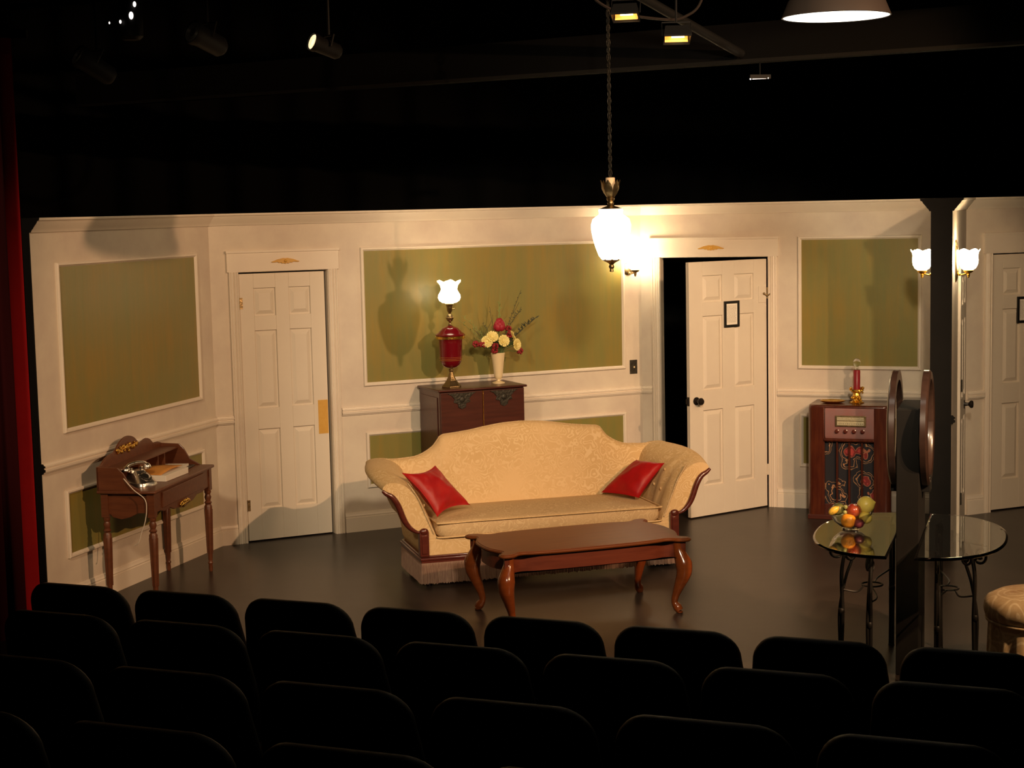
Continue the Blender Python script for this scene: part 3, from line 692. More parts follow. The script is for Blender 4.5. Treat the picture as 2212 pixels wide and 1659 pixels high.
# ------------------------------------------------------------------ tall cabinet behind the sofa
CA=frame_pt(PB,A2,1.605,.470); cab=thing('tall_cabinet','dark mahogany two door cabinet behind the sofa under the lamp and flowers','cabinet',CA,A2)
b=MB(); b.box(.012,.718,.020,.43,.08,1.095); b.box(.03,.70,.03,.42,0,.08); b.build('body',M_mahog,cab,bevel=.003)
b=MB(); b.box(-.006,.736,-.010,.44,1.095,1.112); b.build('cabinet_top',M_mahog,cab,bevel=.006,smooth=40)
for x0,x1 in ((.016,.363),(.368,.714)):
    b=MB(); b.box(x0,x1,.004,.022,.10,1.088); dd=b.build('door',M_mahog,cab,bevel=.003)
    cx=(x0+x1)/2; sh=[(-.12,1.082),(-.085,1.062),(-.06,1.035),(-.07,1.01),(-.035,1.0),(-.03,.97),(0,.955),(.03,.97),(.035,1.0),(.07,1.01),(.06,1.035),(.085,1.062),(.12,1.082)]
    b=MB(); b.prism([(cx+x,z) for x,z in sh],-.003,.006,lambda u,v,h:(u,h,v)); b.ball((cx,-.003,1.03),.024,10,6,(1,.4,1)); b.build('door_overlay',M_darkbronze,dd,bevel=.002)
b=MB(); b.box(.3635,.3675,-.002,.012,.10,1.088); b.build('centre_strip',M_gold,cab)
b=MB(); b.box(.006,.014,.06,.40,.62,1.05); b.box(.006,.014,.06,.40,.14,.58); b.build('side_panel',M_mahog,cab,bevel=.003)
# table lamp
LP=frame_pt(PB,A2,1.780,.300,1.112); lamp=thing('table_lamp','red urn table lamp with gold band, brass base and lit glass shade on the cabinet','lamp',LP,A2)
b=MB(); b.lathe([(.080,0),(.080,.012),(.070,.018),(.060,.030),(.042,.052),(.028,.080),(.019,.105),(.014,.120),(.022,.128),(.022,.134),(.014,.140),(.016,.150)],6); b.build('lamp_base',M_brass,lamp,bevel=.002)
b=MB(); b.lathe([(.030,.150),(.050,.158),(.070,.175),(.083,.200),(.088,.230),(.090,.34),(.092,.365),(.100,.378),(.104,.384)],32); b.build('urn',M_red,lamp,smooth=40)
b=MB(); b.lathe([(.100,.372),(.112,.376),(.114,.392),(.110,.398),(.100,.398)],32); b.build('gold_band',M_gold,lamp,smooth=40)
for zz in (.210,.222,.234):
    b=MB(); b.lathe([(.0865,zz-.0015),(.0905,zz),(.0865,zz+.0015)],32); b.build('gilt_line',M_goldpaint,lamp,smooth=40)
b=MB(); b.lathe([(.114,.398),(.116,.406),(.108,.414),(.090,.424),(.086,.432),(.070,.444),(.066,.452),(.048,.462),(.026,.470),(.020,.476),(.001,.478)],32); b.build('urn_lid',M_red,lamp,smooth=40)
b=MB(); b.lathe([(.012,.472),(.015,.480),(.008,.490),(.010,.505),(.020,.512),(.027,.525),(.029,.536),(.026,.548),(.018,.560),(.009,.568),(.014,.580),(.020,.586),(.022,.620),(.027,.632),(.034,.642),(.028,.650)],24)
for i in range(10):
    a=2*pi*i/10; b.ball((.026*cos(a),.026*sin(a),.536),.007,6,5)
b.build('brass_stem',M_brass,lamp,smooth=50)
b=MB(); b.tube([(.018,-.005,.605),(.034,-.008,.603)],.003,6); b.ball((.036,-.008,.603),.006,8,5); b.build('switch',M_brass,lamp,smooth=60)
def wv(amp,k,z0): return lambda r,z,a: (r*(1+amp*max(0,(z-z0))*cos(k*a)/.04), .010*cos(k*a)*max(0,(z-z0))/.04)
b=MB(); b.lathe([(.030,.648),(.055,.652),(.078,.668),(.087,.690),(.084,.712),(.070,.735),(.062,.752),(.064,.768)],32,wave=wv(0,6,.78),cap=False); b.build('lamp_shade',M_glow,lamp,smooth=60)
b=MB(); b.lathe([(.0635,.766),(.068,.785),(.078,.802),(.092,.818)],36,wave=wv(.04,6,.780),cap=False); rm=b.build('shade_rim',M_glowrim,lamp,smooth=60); s_=rm.modifiers.new('s','SOLIDIFY'); s_.thickness=.002
# vase and flowers
VP=frame_pt(PB,A2,2.200,.250,1.112)
b=MB(); b.lathe([(.050,0),(.050,.006),(.034,.012),(.014,.020),(.012,.028),(.030,.040),(.034,.060),(.046,.170),(.056,.236),(.052,.240),(.044,.170),(.030,.05),(.001,.048)],28)
vase=b.build('flower_vase',M_ivory,None,smooth=50); place(vase,VP,A2); tag(vase,'slim ivory footed vase of flowers on the cabinet','vase')
MV=Matrix.Translation(VP)@Matrix.Rotation(A2,4,'Z')
def stemmed(name,p,build,label,cat,group,face=(0,-1,.3)):
    """flower head at local point p (x along wall, y into wall, z up) with a stem down into the vase"""
    o=thing(name,label,cat,VP,A2,group)
    b=MB(); b.tube(crom([(p[0]*.06,p[1]*.06,.10),(p[0]*.22,p[1]*.25,.24),(p[0]*.8,p[1]*.85,p[2]*.8+.05),p],4),.0028,5); b.build('stem',M_green,o,smooth=60)
    build(o,Vector(p),Vector(face).normalized()); return o
def petals(o,c,face,n,rl,m,layers=3,wid=.25,cup=.35,name='petals'):
    q=face.to_track_quat('Z','Y').to_matrix().to_4x4(); T=Matrix.Translation(c)@q; b=MB(); rr=random.Random(int(c.x*1000)+n)
    for L in range(layers):
        k=n-L*3; R=rl*(1-.24*L)
        for i in range(max(4,k)):
            a=2*pi*i/k+L*.5; w_=wid*R; tilt=cup*(L+.4)
            pts=[(0.1*R,0,0),(.5*R,w_,.5*R*tilt),(.95*R,w_*.7,R*tilt),(R*1.02,0,R*tilt*1.02),(.95*R,-w_*.7,R*tilt),(.5*R,-w_,.5*R*tilt)]
            rot=Matrix.Rotation(a+rr.uniform(-.08,.08),4,'Z')
            up=[T@rot@Vector((x,y,z+.0012)) for x,y,z in pts]; dn=[T@rot@Vector((x,y,z-.0012)) for x,y,z in pts]
            k0=len(up); b.add(up+dn,[tuple(range(k0)),tuple(reversed(range(k0,2*k0)))]+[(j,(j+1)%k0,k0+(j+1)%k0,k0+j) for j in range(k0)])
    b.ball(tuple(T@Vector((0,0,rl*.12))),rl*.26,10,6); return b.build(name,m,o)
def mum(o,c,f): petals(o,c,f,20,.048,M_mum,4,.16,.30)
def rose(o,c,f):
    b=MB()
    for j,(r,z,s_) in enumerate(((.030,-.012,1.25),(.027,.006,1.1),(.020,.020,1.0),(.011,.030,1.0))):
        n=5 if j<2 else 3
        for i in range(n):
            a=2*pi*i/n+j*.7; b.ball((c.x+r*cos(a)*.75,c.y+r*sin(a)*.75,c.z+z),.024*s_,10,7,(.9,.9,1.15))
    b.build('petals',M_rose,o,smooth=70)
def carn(o,c,f):
    b=MB(); r=random.Random(int(c.x*999))
    for i in range(20):
        v=Vector((r.uniform(-1,1),r.uniform(-1,1),r.uniform(-.7,1))).normalized()*.020; b.ball(tuple(c+v),.0095,7,5)
    b.build('petals',M_carn,o,smooth=40)
G1='pale yellow chrysanthemums in the ivory vase'
for p,l,fc in (((-.112,-.05,.335),'pale yellow chrysanthemum at the left of the vase',(-.6,-1,.2)),((-.070,-.06,.372),'pale yellow chrysanthemum just left of the red rose',(-.2,-1,.6)),((.012,-.09,.338),'largest pale yellow chrysanthemum, at the centre of the bouquet',(0,-1,.25)),((.135,-.06,.300),'lowest pale yellow chrysanthemum at the right of the vase',(.5,-1,.1)),((.118,-.02,.365),'pale yellow chrysanthemum behind on the right of the bouquet',(.9,-.5,.4))):
    stemmed('chrysanthemum',p,mum,l,'flower',G1,fc)
stemmed('red_rose',(.005,-.03,.455),rose,'large crimson rose standing up in the middle of the bouquet','flower',None)
G2='small dark red carnations in the ivory vase'
for p,l in (((-.200,-.03,.318),'dark red carnation at the far left of the bouquet'),((-.150,-.04,.312),'dark red carnation beside the leftmost yellow flower'),((-.05,-.05,.262),'dark red carnation on the left rim of the vase'),((.085,-.02,.425),'dark red carnation to the right of the tall rose'),((.082,-.035,.375),'dark red carnation under the one right of the rose'),((.168,-.05,.245),'lowest dark red carnation at the right of the bouquet'),((-.055,-.075,.300),'dark red carnation between the left and centre yellow flowers')):
    stemmed('red_carnation',p,carn,l,'flower',G2)
def spray(p,label,cat='branch',m=M_green,leaf=.011,nl=14,nm='leafy_branch',grp='green branches in the ivory vase',y=.04):
    o=thing(nm,label,cat,VP,A2,grp); r=random.Random(int(abs(p[0]*7000))+nl)
    pth=crom([(p[0]*.06,p[1]*.1,.10),(p[0]*.12,p[1]*.3,.25),(p[0]*.5,p[1]*.7,.25+(p[2]-.25)*.5+r.uniform(-.02,.03)),p],8)
    b=MB(); b.tube(pth,[.0030-.0018*i/len(pth) for i in range(len(pth))],5)
    for i in range(3):
        k=r.randrange(len(pth)//2,len(pth)-4); q=pth[k]; d=Vector((r.uniform(-.06,.06),r.uniform(-.02,.02),r.uniform(.05,.10))); b.tube([q,q+d*.5+Vector((.004,0,0)),q+d],.0013,4)
    b.build('stem',M_palestem if m!=M_darkleaf else M_darkleaf,o,smooth=60)
    b=MB()
    for i in range(nl):
        k=int(len(pth)*(.42+.57*i/nl)); q=pth[min(k,len(pth)-1)]; a=r.uniform(0,2*pi); d=Vector((cos(a),.5*sin(a),.5+.5*r.random())).normalized()*leaf*r.uniform(.7,1.5)
        e=q+d*2; side=d.cross(Vector((0,1,0))).normalized()*leaf*.32; mid=q+d
        t=Vector((0,.0015,0)); b.add([q-t,mid+side-t,e-t,mid-side-t,q+t,mid+side+t,e+t,mid-side+t],[(0,1,2,3),(7,6,5,4),(0,4,5,1),(1,5,6,2),(2,6,7,3),(3,7,4,0)])
    b.build('leaves',m,o)
for p,l,kw in (((.060,.05,.752),'tallest thin bare branch rising above the red rose',dict(m=M_palestem,nl=8,leaf=.007)),((.225,.03,.720),'long thin twig leaning right with pale buds',dict(m=M_darkleaf,nl=12,leaf=.008)),
    ((-.340,-.02,.520),'long green stem reaching left toward the red lamp',dict(nl=8,leaf=.010)),((-.285,.03,.545),'budded green stem arching left above the carnations',dict(nl=12,leaf=.009,m=M_palestem)),((-.200,.03,.440),'short dark twig on the left of the bouquet',dict(m=M_darkleaf,nl=10,leaf=.009)),
    ((-.120,.02,.480),'short upright twig left of the red rose',dict(m=M_darkleaf,nl=10,leaf=.008)),((.320,-.01,.492),'dark leafy spray pointing right out of the bouquet',dict(m=M_darkleaf,nl=46,leaf=.017)),((.200,.0,.560),'feathery dark sprig at the upper right of the bouquet',dict(m=M_darkleaf,nl=26,leaf=.010)),
    ((.180,.02,.300),'broad green leaves low on the right of the vase',dict(nl=24,leaf=.020)),((-.10,.03,.27),'broad green leaves low on the left of the vase',dict(nl=24,leaf=.018)),((.03,.03,.30),'green filler leaves around the centre flowers',dict(nl=30,leaf=.020)),((.045,.04,.640),'pale green stalk just right of the rose',dict(m=M_palestem,nl=12,leaf=.013)),((-.045,.04,.600),'thin bent twig left of the pale stalk',dict(m=M_darkleaf,nl=6,leaf=.007))):
    spray(p,l,**kw)
# ------------------------------------------------------------------ wall sconces
def sconce(loc,rz,label,al=.09,plate='tall'):
    o=thing('wall_sconce',label,'wall lamp',loc,rz,'brass wall sconces with lit glass shades')
    if plate=='tall':
        out=[(0,.135),(.028,.118),(.014,.095),(.024,.060),(.030,0),(.024,-.06),(.018,-.11),(0,-.165)]
    else: out=[(.052*sin(pi*i/10),-.075+.052*cos(pi*i/10)) for i in range(11)]
    full=out+[(-x,z) for x,z in reversed(out[1:-1])]
    b=MB(); b.loft([[(h,x*k,z*k+(1-k)*(-.075 if plate!='tall' else -.02)) for x,z in full] for h,k in ((0,1),(.008,1),(.016,.82),(.022,.5))]); b.build('backplate',M_brass,o,smooth=40)
    b=MB(); b.tube(crom([(.012,0,-.100),(.03,0,-.112),(al*.7,0,-.108),(al,0,-.094)],6),.006,8); b.ball((al,0,-.112),.012,10,7); b.lathe([(.004,-.135),(.010,-.125),(.006,-.115)],10,(al,0,0)); b.ball((.028,0,-.108),.012,10,6); b.build('arm',M_gold if plate=='tall' else M_brass,o,smooth=60)
    b=MB(); b.lathe([(.012,-.104),(.032,-.092),(.036,-.080),(.030,-.074)],20,(al,0,0)); b.build('gallery',M_gold if plate=='tall' else M_brass,o,smooth=50)
    b=MB(); b.lathe([(.030,-.078),(.050,-.066),(.064,-.040),(.068,-.010),(.066,.025),(.070,.045),(.080,.062)],32,(al,0,0),wave=lambda r,z,a:(r,.007*cos(6*a)*max(0,(z-.03))/.03),cap=False); sh=b.build('lamp_shade',M_sconceglow,o,smooth=60)
    s_=sh.modifiers.new('s','SOLIDIFY'); s_.thickness=.002
    return o
sconce(frame_pt(PD,A3,2.50,1.18,2.052),A3+pi,'lit brass sconce on the left side of the dark partition post')
sconce(frame_pt(PD,A3,2.50+TD-.006,1.18,2.052),A3,'lit brass sconce on the right side of the dark partition post')
sconce(frame_pt(PB,A2,3.500,0,2.030),A2-pi/2,'lit brass sconce on the back wall just behind the hanging lamp',.13,'round')
# ------------------------------------------------------------------ hanging swag lamp
HX,HY=.648,10.5
hl=thing('pendant_lamp','lit crackle glass hanging lamp with brass leaf crown on a long chain','lamp',(HX,HY,2.06))
b=MB(); b.lathe([(.034,.075),(.060,.078),(.080,.105),(.100,.160),(.115,.215),(.124,.265),(.125,.300),(.115,.335),(.092,.352),(.076,.362),(.074,.378),(.078,.388),(.074,.398),(.045,.402)],40,wave=lambda r,z,a:(r*(1+.012*cos(16*a)),0)); b.build('globe',M_crystal,hl,smooth=60)
b=MB(); b.lathe([(.008,0),(.013,.004),(.010,.020),(.016,.026),(.018,.036),(.012,.046),(.020,.056),(.045,.070),(.062,.080),(.060,.088)],24,wave=lambda r,z,a:(r*(1+.05*cos(8*a)*(1 if z>.06 else .3)),0)); b.build('bottom_finial',M_brass,hl,smooth=50)
b=MB(); b.lathe([(.075,.398),(.050,.408),(.026,.416),(.018,.426),(.022,.436),(.018,.446),(.024,.454),(.026,.466),(.020,.472),(.026,.490)],20)
for i in range(6):
    a=2*pi*i/6+.2
    T=Matrix.Rotation(a,4,'Z'); rings=[]
    for r_,z,wd in ((.020,.470,.014),(.038,.498,.024),(.050,.525,.027),(.054,.552,.020),(.062,.580,.003)):
        rings.append([T@Vector((r_,-wd,z)),T@Vector((r_+.004,0,z)),T@Vector((r_,wd,z)),T@Vector((r_-.003,0,z))])
    b.loft(rings)
b.build('brass_crown',M_brass,hl,smooth=50)
b=MB(); b.lathe([(.029,.495),(.029,.592),(.026,.595),(.001,.595)],20); b.build('wax_sleeve',M_wax,hl,smooth=40)
def link_mb(b,z,rot,L=.052,W=.013,r=.0026):
    pts=[]
    for i in range(14):
        a=2*pi*i/14; x=W*cos(a)*(1 if abs(cos(a))>.3 else .8); pts.append(Matrix.Rotation(rot,4,'Z')@Vector((x,0,z+L/2*sin(a))))
    b.tube(pts,r,6,closed=True)
b=MB(); z=.622; k=0
while z<1.90:
    link_mb(b,z,pi/2*(k%2)+.6); z+=.045; k+=1
b.tube([(0,0,.59),(0,0,1.93)],.0022,6)
b.build('chain',M_darkbronze,hl,smooth=60)
hk=MB(); hk.box(-1.9,2.9,-.02,.02,0,.04)
# ------------------------------------------------------------------ console radio
rd=thing('console_radio','tall glossy red walnut console radio with floral grille cloth against the right wall','radio',frame_pt(PD,A3,1.460,.440),A3)
RW=.640; RH=.900
def rounded_sq(x0,x1,y0,y1,r,n=6):
    pts=[]
    for cx,cy,a0 in ((x1-r,y0+r,-90),(x1-.004,y1-.004,0),(x0+.004,y1-.004,90),(x0+r,y0+r,180)):
        rr=r if cy==y0+r else .004
        for i in range(n+1):
            a=radians(a0+90*i/n); pts.append((cx+rr*cos(a),cy+rr*sin(a)))
    return pts
b=MB()
# side columns with rounded outer edges, recessed centre
b.prism([(0+.045*(1-cos(radians(t))),.045*(1-sin(radians(t)))) for t in range(0,91,15)]+[(.130,0),(.130,.40),(0,.40)],0,RH-.02)
b.prism([(RW-(0+.045*(1-cos(radians(t)))),.045*(1-sin(radians(t)))) for t in range(0,91,15)]+[(RW-.130,0),(RW-.130,.40),(RW,.40)],0,RH-.02)
b.box(.130,.510,.06,.40,.10,RH-.02); b.build('body',M_radio,rd,smooth=40,bevel=.003)
b=MB(); out=[(.008,.03),(.03,.005),(.06,0),(RW-.06,0),(RW-.03,.005),(RW-.008,.03),(RW,.06),(RW,.40),(0,.40),(0,.06)]
rings=[]
for k,z in ((0,RH-.022),(0,RH-.010),(.006,RH-.002),(.016,RH)): rings.append([(x+(k if x<RW/2 else -k),y+(k if y<.2 else -k),z) for x,y in out])
b.loft(rings); b.build('radio_top',M_radio,rd,smooth=40)
b=MB(); pr=[(.060,.880),(.004,.880),(-.004,.86),(-.004,.66),(.006,.640),(.060,.640)]
b.prism(pr,.134,.510,lambda u,v,h:(h,u,v)); fp=b.build('dial_panel',M_radiopanel,rd,smooth=30,bevel=.003)
b=MB(); b.prism([(.060,.615),(-.012,.618),(-.018,.630),(-.012,.642),(.060,.644)],.128,.514,lambda u,v,h:(h,u,v)); b.build('lower_lip',M_radio,rd,bevel=.003)
b=MB(); b.box(.214,.452,-.014,-.003,.735,.822); dm=b.build('dial_frame',M_brass,fp,bevel=.004)
dm.parent=rd
M_dial=mat('cream_dial_glass',(.55,.50,.34),.2,noise=(50,.5,(.35,.30,.18)))
b=MB(); b.box(.230,.436,-.017,-.010,.785,.810); b.box(.230,.436,-.017,-.010,.748,.779); b.build('dial_window',M_dial,dm)
b=MB()
for i in range(18): b.box(.238+i*.0112,.2395+i*.0112,-.0185,-.017,.792,.792+(.010 if i%3 else .014))
b.build('frequency_scale',M_blackplastic,dm); b=MB()
for i in range(12): b.box(.242+i*.0165,.250+i*.0165,-.0185,-.017,.758,.761)
b.build('station_scale',M_blackplastic,dm)
for i in range(4):
    b=MB(); m=Matrix.Translation((.228+.0655*i,-.004,.698))@Matrix.Rotation(radians(90),4,'X')
    b.lathe([(.017,0),(.017,.004),(.012,.006),(.013,.020),(.010,.024),(.001,.025)],16,m=m); b.build('knob',M_sofawood,rd,smooth=40)
b=MB(); b.box(.130,.510,.045,.060,.115,.620); gr=b.build('grille_cloth',M_floral,rd)
for x in (.224,.318,.416):
    b=MB(); b.prism([(x-.009,.045),(x-.005,.012),(x+.005,.012),(x+.009,.045)],.105,.622); b.build('grille_bar',M_radio,rd,bevel=.002)
b=MB(); b.box(.0,RW,-.006,.39,0,.035); b.box(.128,.512,.03,.06,.03,.118); b.build('plinth',M_mahog,rd,bevel=.004)
def onwall(P,a,s,d,z): return frame_pt(P,a,s,d,z)
cd=thing('candle_holder','gold cherub candle holder with red candle and clear glass shade on top of the radio','candle holder',onwall(PD,A3,1.812,.26,RH),A3)
b=MB(); b.lathe([(.050,0),(.052,.006),(.040,.014),(.026,.022),(.024,.034),(.032,.050),(.026,.066),(.024,.080),(.040,.092),(.050,.100),(.046,.108),(.026,.110)],20,wave=lambda r,z,a:(r*(1+.12*cos(6*a+z*60)),0))
rg=random.Random(2)
for i in range(14):
    a=2*pi*i/14; b.ball((.046*cos(a),.046*sin(a),.098+rg.uniform(-.02,.022)),rg.uniform(.008,.013),8,6)
for i in range(10):
    a=2*pi*i/10; b.ball((.034*cos(a),.034*sin(a),rg.uniform(.012,.05)),rg.uniform(.008,.013),8,6)
b.build('gilt_base',M_gold,cd,smooth=50)
b=MB(); b.lathe([(.027,.100),(.027,.255),(.022,.260),(.001,.258)],20); b.tube([(0,0,.257),(0,0,.272)],.0015,5); b.build('candle',M_redcandle,cd,smooth=50)
b=MB(); b.ball((0,0,.318),.030,20,12,(1,1,1.15)); b.lathe([(.012,.262),(.012,.290)],14); b.build('glass_bulb',M_glass2,cd,smooth=60)
b=MB(); b.lathe([(.050,0),(.078,.004),(.095,.012),(.098,.016),(.078,.009),(.001,.005)],24,wave=lambda r,z,a:(r*(1+.05*cos(7*a)),0))
ds=b.build('leaf_dish',M_gold,None,smooth=50); place(ds,onwall(PD,A3,1.625,.27,RH),A3); ds.scale=(1,.8,1.2); tag(ds,'shallow green gold leaf dish on top of the radio, left of the candle','dish')
# notice frames on the doors
def notice(loc,rz,w,h,label):
    o=thing('framed_notice',label,'picture frame',loc,rz,'black framed notices on the white doors')
    b=MB(); f=.020; y0,y1=-.014,0
    b.box(0,f,y0,y1,0,h); b.box(w-f,w,y0,y1,0,h); b.box(f,w-f,y0,y1,0,f); b.box(f,w-f,y0,y1,h-f,h); b.build('frame',M_blackplastic,o,bevel=.002)
    b=MB(); b.box(f,w-f,-.006,0,f,h-f); b.build('paper',M_paper,o)
    b=MB(); r=random.Random(1)
    z=h-f-.022
    while z>f+.012:
        x=f+.010
        while x<w-f-.02:
            l=r.uniform(.006,.018); b.box(x,min(x+l,w-f-.008),-.0068,-.006,z,z+.0030); x+=l+.005
        z-=.0105
    b.build('printed_lines',mat('grey_print_ink',(.28,.25,.22),.8) if 'grey_print_ink' not in MATS else MATS['grey_print_ink'],o)
    return o
nv=Vector((sin(a2),-cos(a2),0))
e0=Vector((cos(a2),sin(a2),0))
notice(Vector((oe.x,oe.y,0))+e0*.362+nv*.001+Vector((0,0,1.497)),a2,.160,.208,'black framed notice hung on the open white door')
notice(frame_pt(PR,A4,.245+.255,-.013,1.487),A4,.160,.208,'black framed notice on the door at the right edge of the picture')
sw=thing('light_switch','dark bronze wall switch plate between the green panel and the open doorway','light switch',frame_pt(PB,A2,3.506,0,1.082),A2)
b=MB(); b.box(0,.070,-.006,0,0,.116); b.build('switch_plate',M_darkbronze,sw,bevel=.002)
b=MB(); b.box(.031,.041,-.018,-.006,.050,.064); b.build('toggle',M_ivory,sw,bevel=.001)
# ------------------------------------------------------------------ half-moon glass tables either side of the black stub
def st(x,y,z=0): # stub frame point
    return Vector((SB.x+x*cos(AS)-y*sin(AS), SB.y+x*sin(AS)+y*cos(AS), z))
def half_table(sy,label):
    t=thing('glass_table',label,'table',st(.165,sy*.066),AS)
    def out(k):
        pts=[]
        for i in range(33):
            a=pi*i/32; e=.86; x=(.615-k)*math.copysign(abs(cos(a))**e,cos(a)); y=(.430-k)*abs(sin(a))**e+k*.4; pts.append((x,sy*y))
        return pts
    b=MB(); b.loft([[(x,y,z) for x,y in out(k)] for k,z in ((.004,.710),(0,.713),(.001,.718),(.018,.7225),(.03,.7225))]); b.build('glass_top',M_glass,t,smooth=20)
    ZT=.708
    for px,py in ((-.415,.10),(-.150,.270),(.42,.065)):
        d=Vector((px,py-.04,0)).normalized(); f=Vector((px,py,0)); side=Vector((-d.y,d.x,0))
        def P(r,z,s=0): q=f+d*r+side*s; return (q.x,sy*q.y,z)
        b=MB()
        def scroll(r0,z0,R,a0,turns,n=22): return [P(r0+R*(1-.72*i/n)*cos(a0+turns*2*pi*i/n),z0+R*(1-.72*i/n)*sin(a0+turns*2*pi*i/n)) for i in range(n+1)]
        rA=crom([P(.012,0,.006),P(.004,.16,.004),P(.0,.33,.004),P(.006,.52,.004),P(-.012,.63,.002),P(-.045,ZT-.012,0)],6)
        rB=crom([P(.012,0,-.008),P(.010,.16,-.008),P(.010,.33,-.010),P(-.026,.50,-.012),P(-.064,.60,-.012),P(-.085,ZT-.012,-.01)],6)
        b.tube(rA,.0105,8); b.tube(rB,.0085,8)
        b.tube([P(.02,ZT-.052,0)]+scroll(.035,ZT-.052,.046,pi,1.35)[2:],.0075,6)
        b.tube(scroll(-.052,ZT-.085,.032,0.3,-1.25),.0070,6)
        b.tube([P(-.10,ZT-.006),P(.07,ZT-.006)],.006,6)
        c=P(.004,.325,-.002); b.lathe([(.014,-.016),(.018,-.010),(.018,.010),(.014,.016)],10,c)
        c=P(.012,0,0); b.lathe([(.018,0),(.018,.006),(.010,.012)],10,c)
        b.build('leg',M_iron,t,smooth=50)
        b=MB(); ctr=Vector((0,.13,0)); a_=f-ctr; a_=Vector((a_.x,a_.y,0)); rr=.055/ a_.length
        q0=ctr+a_*rr
        mid=(q0+f)/2+Vector((-a_.y,a_.x,0)).normalized()*.03
        b.tube(crom([(f.x,sy*f.y,.44),(mid.x,sy*mid.y,.425),(q0.x,sy*q0.y,.44)],6),.005,6); b.build('stretcher',M_iron,t,smooth=50)
    b=MB(); b.tube([(.055*cos(2*pi*i/20),sy*(.13+.055*sin(2*pi*i/20)),.44) for i in range(20)],.005,6,closed=True); b.build('stretcher_ring',M_iron,t,smooth=50)
    return t
half_table(1,'half-moon glass table on wrought iron legs, holding the fruit bowl')
half_table(-1,'empty half-moon glass table on wrought iron legs, right of the black board')
for sy,lab in ((1,'round dark ring mirror frame on the left side of the black board'),(-1,'round dark ring mirror frame on the right side of the black board')):
    o=thing('ring_mirror_frame',lab,'mirror frame',st(.225,sy*.058,1.280),AS,'round mirror frames on the black board')
    b=MB(); R=.305; n=56; rings=[]
    for i in range(n+1):
        a=2*pi*i/n
        rings.append([(r*cos(a),sy*y,r*sin(a)) for r,y in ((R,.006),(R,.034),(R-.008,.042),(R-.026,.046),(R-.046,.040),(R-.052,.030),(R-.052,.006))])
    b.loft(rings,cap=False)
    M_ring=MATS.get('dark_walnut_ring') or wood('dark_walnut_ring',(.032,.018,.014),(.05,.028,.022),.3,.3,(3,3,3))
    b.build('rim',M_ring,o,smooth=40)
    b=MB(); b.box(-.05,.05,min(sy*-.001,sy*.045),max(sy*-.001,sy*.045),-.335,-.255); b.build('bracket',M_blackplastic,o,bevel=.004)
# fruit bowl
BC=Vector((1.805,8.745,.7228))
b=MB(); b.lathe([(.045,0),(.046,.006),(.030,.010),(.060,.018),(.092,.046),(.110,.080),(.118,.105),(.115,.105),(.106,.082),(.088,.050),(.056,.023),(.001,.016)],36); bw=b.build('glass_bowl',M_glass2,None,smooth=60); place(bw,BC,0); tag(bw,'clear glass fruit bowl on the left half-moon glass table','bowl')
def fruit(name,off,prof_scale,r,m,label,stem=None,tilt=(0,0,0),dent=True):
    b=MB(); sx,sz=prof_scale; prof=[]
    N=14
    for j in range(N+1):
        a=pi*j/N; rr=r*sin(a); z=-r*cos(a)*sz
        if dent and j>=N-2: z-= r*.14*(j-(N-3))/3
        prof.append((max(1e-6,rr*sx),z))
    if not dent: prof[-1]=(1e-6,r*sz*1.18); prof[-2]=(r*.16,r*sz*1.06)
    b.lathe(prof,20)
    if stem: b.tube([(0,0,r*sz*.78),(0.002,0,r*sz*1.2)],.002,5)
    o=b.build(name,m,None,smooth=70); o.location=BC+Vector(off); o.rotation_euler=tilt; tag(o,label,'fruit'); return o
M_apple=mat('red_apple_skin',(.30,.02,.018),.25,noise=(14,.8,(.42,.10,.03),(1,1,.3)),coat=.3)
M_lemon=mat('yellow_fruit_skin',(.80,.60,.10),.35,noise=(9,.5,(.78,.64,.16)),bump=(120,.1))
M_orange=mat('orange_fruit_skin',(.78,.30,.02),.4,bump=(160,.15))
M_plum=mat('dark_plum_skin',(.15,.03,.04),.3)
M_grape=mat('green_grape_skin',(.36,.36,.12),.3)
M_gourd=mat('dark_green_gourd',(.06,.08,.03),.4,noise=(18,.9,(.25,.22,.05)))
fruit('red_apple',(.010,-.035,.108),(1,.92),.040,M_apple,'shiny red apple on top of the fruit bowl',True,(.2,.2,0))
fruit('lemon',(.078,-.012,.132),(1,1.0),.047,M_lemon,'large yellow lemon piled highest in the fruit bowl',None,(.3,1.25,0),False)
fruit('yellow_apple',(.072,-.030,.066),(1,.9),.036,M_lemon,'yellow fruit under the large lemon in the bowl',None,(0,.4,0))
fruit('orange_fruit',(-.022,-.045,.056),(1,.97),.040,M_orange,'bright orange low in the middle of the glass bowl')
fruit('orange_fruit',(.040,.050,.070),(1,.97),.038,M_orange,'orange at the back right of the fruit bowl')
fruit('plum',(.030,-.062,.042),(1,.95),.028,M_plum,'dark plum low at the front of the fruit bowl')
fruit('yellow_pepper',(-.098,-.030,.108),(.75,1.2),.026,MATS['orange_fruit_skin'] and mat('yellow_orange_skin',(.85,.50,.06),.3),'small yellow orange pepper at the left rim of the fruit bowl',None,(.2,.9,0),False)
fruit('green_gourd',(-.066,.010,.108),(1,.9),.038,M_gourd,'dark green gourd behind the yellow pepper in the bowl',True,(0,-.5,0))
for i,(x,y,z,l) in enumerate(((-.036,-.040,.128,'upper green grape beside the red apple'),(-.040,-.044,.100,'lower green grape beside the red apple'))):
    fruit('green_grape',(x,y,z),(1,1.1),.011,M_grape,l,None,(0,0,0),True)
